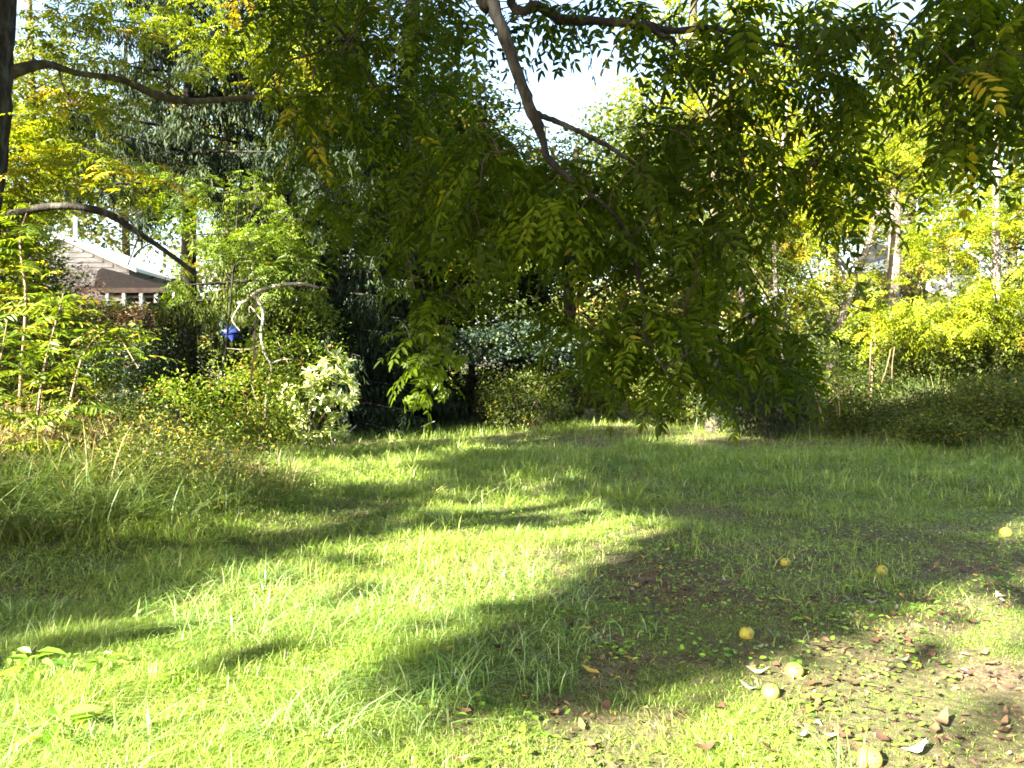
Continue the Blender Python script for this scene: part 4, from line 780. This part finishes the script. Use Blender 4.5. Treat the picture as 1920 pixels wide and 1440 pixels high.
# ------------------------------------------------------------------ fallen leaves, each an object of its own
def fall_mesh(ln, wd, tint, curl, fold):
    b = Buf(); ys = np.linspace(0, 1, 6); wv = np.sin(np.pi * np.clip(ys, .02, .99) ** .8) * wd / 2; z = .012 + curl * (ys - .5) ** 2 * ln + .004 * np.sin(ys * 9)
    V = []
    for i_ in range(6): V += [(ys[i_] * ln - ln / 2, -wv[i_], z[i_] + fold * wv[i_]), (ys[i_] * ln - ln / 2, 0, z[i_]), (ys[i_] * ln - ln / 2, wv[i_], z[i_] + fold * wv[i_] * .7)]
    f = []
    for i_ in range(5): a = i_ * 3; f += [(a, a + 1, a + 4, a + 3), (a + 1, a + 2, a + 5, a + 4)]
    b.add(V, f, tint, True); return b.mesh('fallen_leaf', M['litter'])
FM = {}
for kname, tv in (('brown', .4), ('dark brown', .12), ('tan', .66), ('yellow', .84), ('pale', .98)):
    FM[kname] = [fall_mesh(rng.uniform(.075, .12), rng.uniform(.03, .052), tv + rng.normal() * .02, rng.uniform(.1, .9), rng.uniform(-.35, .6)) for _ in range(4)]
def put_leaf(x, y, kind, lab, sc=1.0, rz=None, zoff=.008, group='fallen leaves on the lawn'):
    o = bpy.data.objects.new('fallen_leaf', FM[kind][rng.integers(4)]); C.objects.link(o); o.location = (x, y, gz(x, y) + zoff)
    o.rotation_euler = (rng.normal() * .16, rng.normal() * .14, rng.uniform(0, 6.28) if rz is None else rz); o.scale = (sc, sc, sc); tag(o, lab, 'leaf', group); return o
big = [(1425, 1213, 'pale', .9, .6, 'white curled leaf standing beside the dull yellow fruit'), (1425, 1262, 'pale', 1.1, -.4, 'long pale leaf pointing at the sunlit fruit'), (1408, 1292, 'pale', 1.0, -.6, 'pale leaf leaning on the mottled fruit'),
       (1638, 1133, 'pale', .8, -.3, 'white leaf lying in the lit grass below the shaded fruit'), (1742, 1134, 'tan', 1.1, .1, 'broad beige leaf near the thin upright weed'), (1683, 1148, 'pale', .7, .9, 'pale leaf between the white and the beige ones'),
       (1697, 1253, 'pale', 1.0, .2, 'white leaf alone on the grass at the right'), (1612, 1167, 'pale', .6, -.9, 'small white leaf at the end of the shade'), (1505, 1385, 'pale', 1.2, .5, 'bright twisted leaf near the lower edge'),
       (1553, 1388, 'pale', .9, .1, 'flat bright leaf right of the twisted one'), (1722, 1420, 'pale', 1.1, .2, 'yellowish white leaf at the lower edge right of the nearest fruit'), (1046, 1127, 'pale', .75, 1.5, 'small white leaf standing at the left of the shade wedge'),
       (863, 1436, 'tan', 1.0, .3, 'curled brown leaf at the lower edge in the middle'), (1225, 1295, 'tan', .9, 2.4, 'grey curled leaf on the soil in the middle right'), (1325, 1395, 'brown', 1.2, .2, 'wide brown leaf on the bare soil'),
       (1355, 1325, 'brown', 1.1, 1.2, 'rusty curled leaf left of the mottled fruit'), (1560, 1220, 'brown', 1.3, -.5, 'long brown leaf on the soil behind the sunlit fruit'), (1815, 1280, 'brown', 1.0, .1, 'rusty leaf on the grass near the right edge'),
       (1545, 1225, 'dark brown', 1.2, .1, 'dark leaf beside the long brown one'), (1440, 1405, 'tan', 1.0, -.7, 'tan leaf at the lower edge on bare soil'), (1770, 1370, 'tan', 1.3, .8, 'big beige leaf at the lower right'), (1250, 1040, 'yellow', .8, .4, 'yellow leaf at the upper edge of the shade wedge'),
       (1300, 975, 'yellow', .9, .1, 'yellow leaf on the strip where the sun leaves the middle lawn'), (1625, 1005, 'yellow', .8, -.2, 'yellow leaf in the shade beyond the lit soil patch'), (1505, 912, 'yellow', 1.3, .3, 'yellow leaf farther off in the shaded lawn'),
       (1440, 915, 'yellow', 1.2, .6, 'yellow leaf left of the other far one'), (1100, 1190, 'yellow', .8, .4, 'yellow leaf lying in the shade wedge'), (1238, 1195, 'brown', .9, .3, 'reddish brown leaf in the shade wedge'), (930, 1222, 'dark brown', 1.4, 1.0, 'large dark curled leaf at the tip of the shade wedge'),
       (35, 1265, 'yellow', 1.0, .5, 'orange yellow leaf near the left edge')]
for u, v, k, sc_, rz, lab in big: x, y = unproj(u, v); put_leaf(x, y, k, lab, sc_, rz, .02)
cnt = 0
while cnt < 240:
    x, y = scatter(1, 2.5, 8.5, p=.4); x, y = float(x[0]), float(y[0]); u = 960 + x / y * F
    if rng.random() > float(bare(np.array([x]), np.array([y]))[0]) * .9 + (.10 if x > -.5 else .015): continue
    kind = rng.choice(['brown', 'dark brown', 'tan', 'yellow', 'pale'], p=[.38, .28, .2, .11, .03])
    lit = any(inpoly(np.array([x]), np.array([y]), np.array([unproj(u_, v_) for u_, v_ in poly]))[0] for poly in LAWN_LIT); zone = ('on the sunlit soil at lower right' if x > .4 else 'in the sunlit grass at left and middle') if lit else ('in the shade behind the pale fruit' if y < 6 else 'far back in the shaded lawn')
    put_leaf(x, y, kind, kind + ' fallen leaf lying ' + zone, rng.uniform(.5, 1.1), None, .006, kind + ' fallen leaves ' + zone); cnt += 1
b = Buf(); n = 14000; x, y = scatter(n, 2.5, 12, p=.5); keep = rng.random(n) < np.clip(bare(x, y) + .04, 0, 1); x, y = x[keep], y[keep]; m_ = len(x); a = rng.uniform(0, 6.28, m_)
leaves(b, np.column_stack([x, y, h(x, y) + rng.uniform(.004, .018, m_)]), np.stack([np.cos(a), np.sin(a), rng.normal(size=m_) * .2], 1), UP + rnd(m_) * .35, rng.uniform(.015, .05, m_), rng.uniform(.01, .022, m_), rng.random(m_) ** 1.4, .3, True, .4)
b.obj('leaf_litter', M['litter'], kind='stuff')['label'] = 'small leaf scraps littering the bare soil and grass'

b = Buf()
for k in range(150):
    x, y = scatter(1, 2.6, 8, p=.5); x, y = float(x[0]), float(y[0])
    if rng.random() > float(bare(np.array([x]), np.array([y]))[0]) + .05: continue
    a = rng.uniform(0, 6.28); n_ = rng.uniform(.04, .16); z = gz(x, y) + .01; P = [(x, y, z), (x + n_ * .5 * math.cos(a), y + n_ * .5 * math.sin(a), z + rng.uniform(0, .015)), (x + n_ * math.cos(a + .4), y + n_ * math.sin(a + .4), z + .004)]
    tube(b, P, [.0028, .0024, .0014], 4)
b.obj('twig_litter', M['twig'], kind='stuff')['label'] = 'small dead twigs scattered over the bare soil'
# ------------------------------------------------------------------ near walnut whose branches hang into view
wt = thing('walnut_tree', 'walnut tree whose dark forked branches hang down across the upper half', 'tree', (3.4, -3.6, 0))
q = spline([(3.4, -3.6, -.2, .34), (3.3, -3.4, 2.2, .27), (2.8, -3.0, 4.4, .24), (1.7, -2.4, 6.4, .2)], 24); b = Buf(); tube(b, q[:, :3], q[:, 3], 14, .04); b.obj('trunk', M['bark_dark'], wt)
def wbranch(name, pts, sides=8):
    P = np.array(pts, float); q = spline(P, 60); q[:, 3] *= .72 * (1 + .12 * np.maximum(0, rng.normal(size=len(q)))); q[1:-1, :3] += rng.normal(size=(len(q) - 2, 3)) * (q[1:-1, 3:4] * .12); b = Buf(); tube(b, q[:, :3], q[:, 3], sides, .08); b.obj(name, M['bark_dark'], wt); return q[:, :3], q[:, 3]
def pp(*r): return [tuple(np.append(at(u, v, d), rr)) for u, v, d, rr in r]
SK = []
def reg(q): SK.append(q[0]); return q
top = (1.3, -2.4, 5.9)
A = reg(wbranch('branch', [(*top, .17), (.7, .4, 7.2, .13), (.15, 3.2, 6.3, .09)] + pp((905, -60, 5.4, .062), (925, 10, 5.4, .058), (955, 100, 5.4, .055), (985, 180, 5.4, .055), (1003, 225, 5.4, .052), (1020, 270, 5.4, .036), (1032, 305, 5.4, .034), (1085, 350, 5.4, .024), (1140, 392, 5.4, .016), (1185, 450, 5.5, .010), (1200, 520, 5.6, .007))))
reg(wbranch('branch', pp((1003, 215, 5.4, .03), (1050, 233, 5.45, .026), (1105, 258, 5.5, .024), (1160, 288, 5.6, .021), (1200, 320, 5.7, .016), (1222, 370, 5.8, .011), (1240, 430, 5.9, .008))))
Bq = reg(wbranch('branch', [(*top, .16), (1.2, .6, 7.0, .12), (.5, 3.6, 5.6, .07)] + pp((960, -30, 6, .05), (1010, 15, 6, .05), (1050, 38, 6, .048), (1120, 44, 6, .044), (1200, 50, 6, .04), (1260, 62, 6.1, .034), (1330, 55, 6.2, .030), (1400, 78, 6.3, .026), (1500, 95, 6.4, .016), (1580, 120, 6.5, .009))))
reg(wbranch('branch', pp((1210, 52, 6, .028), (1240, 70, 6, .022), (1262, 78, 6, .018), (1265, 120, 6, .014), (1300, 170, 6.1, .011), (1340, 240, 6.2, .008))))
reg(wbranch('branch', pp((1340, 60, 6.2, .018), (1358, 90, 6.2, .016), (1367, 170, 6.2, .014), (1370, 240, 6.2, .013), (1388, 310, 6.2, .011), (1405, 370, 6.2, .009), (1408, 430, 6.2, .005))))
reg(wbranch('branch', pp((1160, 420, 5.6, .014), (1185, 480, 5.6, .018), (1205, 560, 5.6, .016), (1213, 640, 5.6, .013), (1245, 690, 5.6, .009), (1275, 745, 5.6, .006))))
reg(wbranch('branch', pp((1225, 360, 5.8, .014), (1222, 400, 5.8, .014), (1190, 440, 5.8, .013), (1165, 480, 5.8, .010), (1130, 540, 5.8, .006))))
reg(wbranch('branch', pp((1020, 400, 6.5, .010), (960, 432, 6.5, .016), (905, 452, 6.5, .015), (870, 475, 6.5, .012), (885, 520, 6.6, .009), (875, 570, 6.6, .006))))
reg(wbranch('branch', pp((1340, 240, 6.2, .010), (1330, 400, 6.2, .010), (1390, 480, 6.2, .009), (1440, 560, 6.3, .007), (1490, 640, 6.4, .005))))
Cq = reg(wbranch('branch', [(*top, .14), (-1.2, .8, 7.4, .11), (-2.6, 4.2, 7.0, .06)] + pp((560, -40, 7, .032), (640, 60, 7, .02), (700, 160, 7, .014), (760, 260, 7.2, .010), (800, 380, 7.4, .007))))
reg(wbranch('branch', pp((640, 60, 7, .016), (600, 100, 7.1, .014), (550, 115, 7.2, .012), (505, 150, 7.3, .008), (490, 175, 7.3, .005))))
Dq = reg(wbranch('branch', [(*top, .14), (3.2, 1.0, 7.0, .11), (3.8, 3.6, 5.4, .07)] + pp((1850, -60, 5.6, .04), (1835, 40, 5.6, .028), (1800, 130, 5.7, .02), (1780, 200, 5.8, .012), (1760, 260, 5.9, .006))))
reg(wbranch('branch', pp((1840, 20, 5.6, .02), (1900, 60, 5.5, .018), (1960, 90, 5.5, .015))))
wlm = comp_meshes('leaf', .38, 7, .105, .036, M['walnut_leaf'], (.25, .42, .55, .68), (.2, .5, .9), .0028)
REG = [  # photo-outline of the hanging foliage, distance range, leaf count
    ([(820, 0), (1240, -20), (1660, -20), (1640, 130), (1620, 380), (1560, 400), (1420, 430), (1300, 300), (1150, 290), (1220, 130), (1180, 60), (1050, 60), (1000, 40), (950, 60), (850, 60)], 5.4, 7.4, 420),
    ([(880, 230), (960, 210), (1060, 300), (1240, 300), (1420, 420), (1400, 500), (1340, 540), (1200, 500), (1060, 440), (900, 480), (850, 400)], 5.2, 7.2, 300),
    ([(1150, 520), (1330, 560), (1320, 680), (1280, 730), (1230, 720), (1170, 660)], 5.3, 6.4, 60),
    ([(1380, 500), (1500, 560), (1530, 660), (1480, 720), (1400, 650)], 6., 7., 60),
    ([(760, 540), (900, 490), (940, 540), (850, 560), (850, 680), (790, 700), (770, 660)], 6.2, 7.6, 34),
    ([(1030, 560), (1150, 540), (1160, 700), (1070, 700)], 5.6, 7., 34),
    ([(480, -40), (860, -40), (880, 330), (890, 440), (760, 500), (640, 430), (560, 330), (520, 180)], 6.4, 9.5, 520),
    ([(1690, -40), (2000, -40), (2000, 260), (1860, 220), (1800, 330), (1740, 250), (1760, 120)], 5.0, 7.2, 230)]
GAP = [([(845, 60), (900, 110), (920, 20), (960, 10), (1000, 60), (1130, 70), (1210, 120), (1160, 150), (1120, 220), (1040, 210), (1020, 170), (985, 150), (950, 110), (880, 130), (820, 110)])]
sk = np.concatenate([s_[::2] for s_ in SK]); sk = sk[visible(sk, 120)]
cand = []
for poly, d0, d1, n in REG:
    a = np.array(poly, float); lo, hi = a.min(0), a.max(0); c_ = 0
    while c_ < n:
        u = rng.uniform(lo[0], hi[0], 400); v = rng.uniform(lo[1], hi[1], 400); ok = inpoly(u, v, a)
        for g_ in GAP: ok &= ~(inpoly(u, v, g_) & (rng.random(400) < .88))
        ok &= vnoise(u / 55 + 3, v / 55 + 8) > rng.uniform(.18, .42, 400)
        for uu, vv in zip(u[ok], v[ok]):
            if c_ >= n: break
            cand.append(at(uu, vv, rng.uniform(d0, d1))); c_ += 1
cand = np.array(cand)
# twigs: every group of leaves grows from the nearest wood already there
wood = [tuple(p) for p in sk]; order = np.argsort([np.min(np.linalg.norm(sk - c_, axis=1)) for c_ in cand]); big_leaf = []
tb = Buf(); WD = np.array(wood); nodes = cand[order][::3]
for c_ in nodes:
    dist = np.linalg.norm(WD - c_, axis=1); j = int(np.argmin(dist)); a = WD[j]
    m1 = a * .5 + c_ * .5 + np.array([0, 0, .12 * dist[j]]) + rnd(1)[0] * .04 * dist[j]; q_ = spline([a, m1, c_], 8); tube(tb, q_, np.linspace(.007, .0028, len(q_)), 4, .0, .5, False)
    WD = np.vstack([WD, q_[3::2]])
tb.obj('twigs', M['twig'], wt, kind='stuff')
leaf_list = []
for c_ in cand:
    dist = np.linalg.norm(nodes - c_, axis=1); j = int(np.argmin(dist)); base_ = nodes[j] if dist[j] < .35 else c_
    if dist[j] < .35: base_ = base_ * .75 + c_ * .25
    a = rng.uniform(0, 6.28); leaf_list.append((base_, np.array([math.cos(a), math.sin(a), rng.uniform(-1.0, .25)])))
order = rng.permutation(len(leaf_list)); base_w = np.array(wt['_b'])
order = sorted(order, key=lambda k: 0 if 900 < 960 + leaf_list[k][0][0] / leaf_list[k][0][1] * F < 1650 and rng.random() < .5 else 1)
for k in order[:300]:
    p_, d_ = leaf_list[k]; o = bpy.data.objects.new('leaf', wlm[rng.integers(len(wlm))]); C.objects.link(o); o.parent = wt; o.location = p_ - base_w
    orient(o, d_, UP + rnd(1)[0] * .3); s_ = rng.uniform(.6, 1.35); o.scale = (s_, s_ * rng.uniform(.85, 1.1), s_)
b = Buf(); P = np.array([leaf_list[k][0] for k in order[300:]]); D_ = np.array([leaf_list[k][1] for k in order[300:]])
pinnate(b, P, D_, UP + rnd(len(P)) * .3, rng.uniform(.3, .46, len(P)), 7, .105, .036, rng.uniform(.2, .8, len(P)), np.clip(.5 + rng.normal(size=len(P)) * .2, 0, 1), True, .0026)
# spray near the fork, sunlight partly put into its brighter leaf tint
n = 22; P = np.array([at(rng.uniform(985, 1045), rng.uniform(350, 410), rng.uniform(5.0, 5.3)) for _ in range(n)]); a = rng.uniform(0, 6.28, n)
pinnate(b, P, np.stack([np.cos(a), np.sin(a), rng.uniform(-1.2, -.2, n)], 1), UP + rnd(n) * .3, .3, 7, .085, .03, .5, .80, True, .0026)
# overhead part of the crown, unseen; gaps cut where sun patches are wanted
P = np.concatenate([ell((1.2, -1.5, 7.2), (5.5, 4.5, 1.6), 600), ell((0, 3, 8.0), (5, 3.5, 1.2), 260)]); P = P[~visible(P, 160)]; P = P[~blocks(P, .5)]
rosettes(b, P, 5, .36, 6, .11, .04, None, .5)
b.obj('crown', M['walnut_leaf'], wt, kind='stuff')
# big maple like sprig hanging in the middle distance
mb = thing('hanging_sprig', 'sprig of lobed pale green leaves hanging before the dark hollow', 'sprig', at(830, 590, 7.4))
qq = branch(mb, 'twig', [(845, 585, 7.4, .008), (820, 640, 7.4, .006), (800, 700, 7.4, .004), (790, 750, 7.4, .003)], 'twig', 5)
b = Buf(); n = 5; ang = np.radians([-70, -35, 0, 35, 70]); 
for k in range(5): leaves(b, np.zeros((1, 3)), np.array([[math.cos(ang[k]), math.sin(ang[k]), -.05 * k]]), UP[None], .10 - .012 * abs(k - 2), .045, .5, .1, True, .15)
mm = b.mesh('leaf', M['sapling_leaf'])
for k in range(46):
    o = bpy.data.objects.new('leaf', mm); C.objects.link(o); o.parent = mb; p_ = at(rng.uniform(765, 870), 0, 7.4); f = rng.random(); p_ = at(845 - 60 * f + rng.normal() * 22, 610 + 150 * f, 7.4 + rng.normal() * .12); o.location = p_ - np.array(mb['_b'])
    orient(o, rnd(1)[0] * .5 + np.array([0, -.1, -.9]), np.array([rng.normal() * .4, -1, .5])); s_ = rng.uniform(.7, 1.3); o.scale = (s_,) * 3

# ------------------------------------------------------------------ unseen trees added behind and beside the photographer to shade the clearing
SH = dict(k='simple', per=24, s=.42, sp=.7, asp=.62, clear=.62, tb=.4)
G3 = 'unseen trees added behind and left of the photographer for shade'
gxx, gyy = scatter(9500, 3.3, 26, p=.75); ok = np.ones(len(gxx), bool)
for poly in LAWN_LIT: ok &= ~inpoly(gxx, gyy, np.array([unproj(u, v) for u, v in poly]))
gxx, gyy = gxx[ok], gyy[ok]; SP = np.column_stack([gxx, gyy, h(gxx, gyy)]); wx = rng.uniform(-.8, 7, 2600); wy = rng.uniform(4.2, 10, 2600); ok = np.ones(2600, bool)
for poly in LAWN_LIT: ok &= ~inpoly(wx, wy, np.array([unproj(u, v) for u, v in poly]))
bu, bv, bd = rng.uniform(1280, 1960, 1500), rng.uniform(655, 830, 1500), rng.uniform(17, 22, 1500)
hx = rng.uniform(-26, -16, 1100); hz = rng.uniform(4.5, 8.6, 1100)
SP = np.concatenate([SP, np.stack([hx, np.full(1100, 41.), hz], 1), np.column_stack([wx, wy, h(wx, wy)])[ok], np.stack([(bu - 960) / F * bd, bd, 1.6 + (700 - bv) / F * bd], 1)])
FP = SP + rng.uniform(15, 27, len(SP))[:, None] * L  # unseen leaf clusters set up the sun rays from spots wanted in shade
c2 = np.concatenate([cand, cand[rng.random(len(cand)) < .5]]); FP = np.concatenate([FP, c2 + rng.uniform(11, 20, len(c2))[:, None] * L + rnd(len(c2)) * .2])
FP = FP[(FP[:, 2] > 4.5) & ~visible(FP, 200)]; FP = FP[~blocks(FP, .15)]
def sh(tx, ty, tz, t_, r, n): return (tuple(np.array([tx, ty, tz]) + t_ * L), r, n)   # added crown, put up the sun ray from the place it is to shade
SHT = []
for (x, y, lab, cr) in [
    (-11, -2, 'unseen tall tree added for shade behind the photographer and to the left', [sh(0, 9, 0, 22, (5, 4.5, 4.5), 560), sh(4, 10, 0, 24, (4, 4, 4), 320)]),
    (-6, -12, 'unseen tree added for shade well behind the photographer', [sh(4, 7, 0, 24, (4.5, 4.5, 4), 420), sh(8, 12, 0, 26, (4.5, 4.5, 4), 420)]),
    (-13, -4, 'unseen tall tree added so its high crown shades the grassy bank', [sh(12, 17, 1, 36, (5, 5, 3.6), 520), sh(8, 17, 0, 32, (4, 4, 3), 320)]),
    (-19, -9, 'unseen high tree added for shade behind the one shading the bank', [sh(14, 21, 1.6, 42, (6, 6, 2.6), 520)]),
    (-14, -4, 'unseen tree added for shade just left of the photographer', [sh(-3.5, 6.5, 0, 17, (3.6, 3.4, 3), 320), sh(-1, 12, 0, 24, (4, 4, 3.4), 320)]),
    (-25, -15, 'unseen very tall tree added for shade at the far left behind the photographer', [sh(-1, 22, 4, 38, (6, 6, 5), 620), sh(3, 24, 2, 38, (6, 5, 4), 420)]),
    (-24, 6, 'unseen very tall tree added to the left to shade the spruces', [sh(-4, 21, 8, 32, (5.5, 5.5, 6), 620), sh(-8, 21, 12, 30, (5, 5, 5), 420)]),
    (-20, 0, 'unseen tree added to the left to shade the dark hollow', [sh(-5, 19, 1, 30, (4, 4, 4), 420), sh(0, 17, 0, 30, (4.5, 4.5, 3.5), 420)]),
    (-44, 20, 'unseen tree added at far left to shade the house wall', [sh(-22, 41, 6, 30, (5.5, 5, 3.6), 420)]),
    (-8, -11, 'unseen low broad tree added behind the photographer to shade the hanging walnut', [sh(3, 6.5, 4, 16, (4.5, 4.5, 3), 420), sh(-1, 7, 5, 16, (4, 4, 3), 320)])]:
    SHT.append((x, y, lab, cr))
near = np.argmin(np.stack([np.linalg.norm((FP - np.array(cr[0][0])) * [1, 1, .5], axis=1) for (_, _, _, cr) in SHT]), 0)
for k, (x, y, lab, cr) in enumerate(SHT):
    zt = cr[0][0][2]; top_ = np.array(cr[0][0])
    best = None
    for tr in range(40):          # a stem position whose own shadow misses the sunny patches
        bx2, by2 = (x, y) if tr == 0 else (top_[0] + rng.uniform(-6, 6), top_[1] + rng.uniform(-6, 6)); st = [(bx2, by2, gz(bx2, by2)), (bx2 * .85 + top_[0] * .15, by2 * .85 + top_[1] * .15, zt * .5), tuple(top_)]
        q_ = spline(st, 40); sc_ = blocks(q_, .35).sum() + 50 * visible(q_, 150).any() + 50 * (np.hypot(bx2, by2) < 3)
        if best is None or sc_ < best[0]: best = (sc_, st)
    tree('unseen_shade_tree', lab, 'tree', best[1], (.3, .08), cr, SH, 'mid_leaf', 'bark_dark', G3, 7, FP[near == k], True)
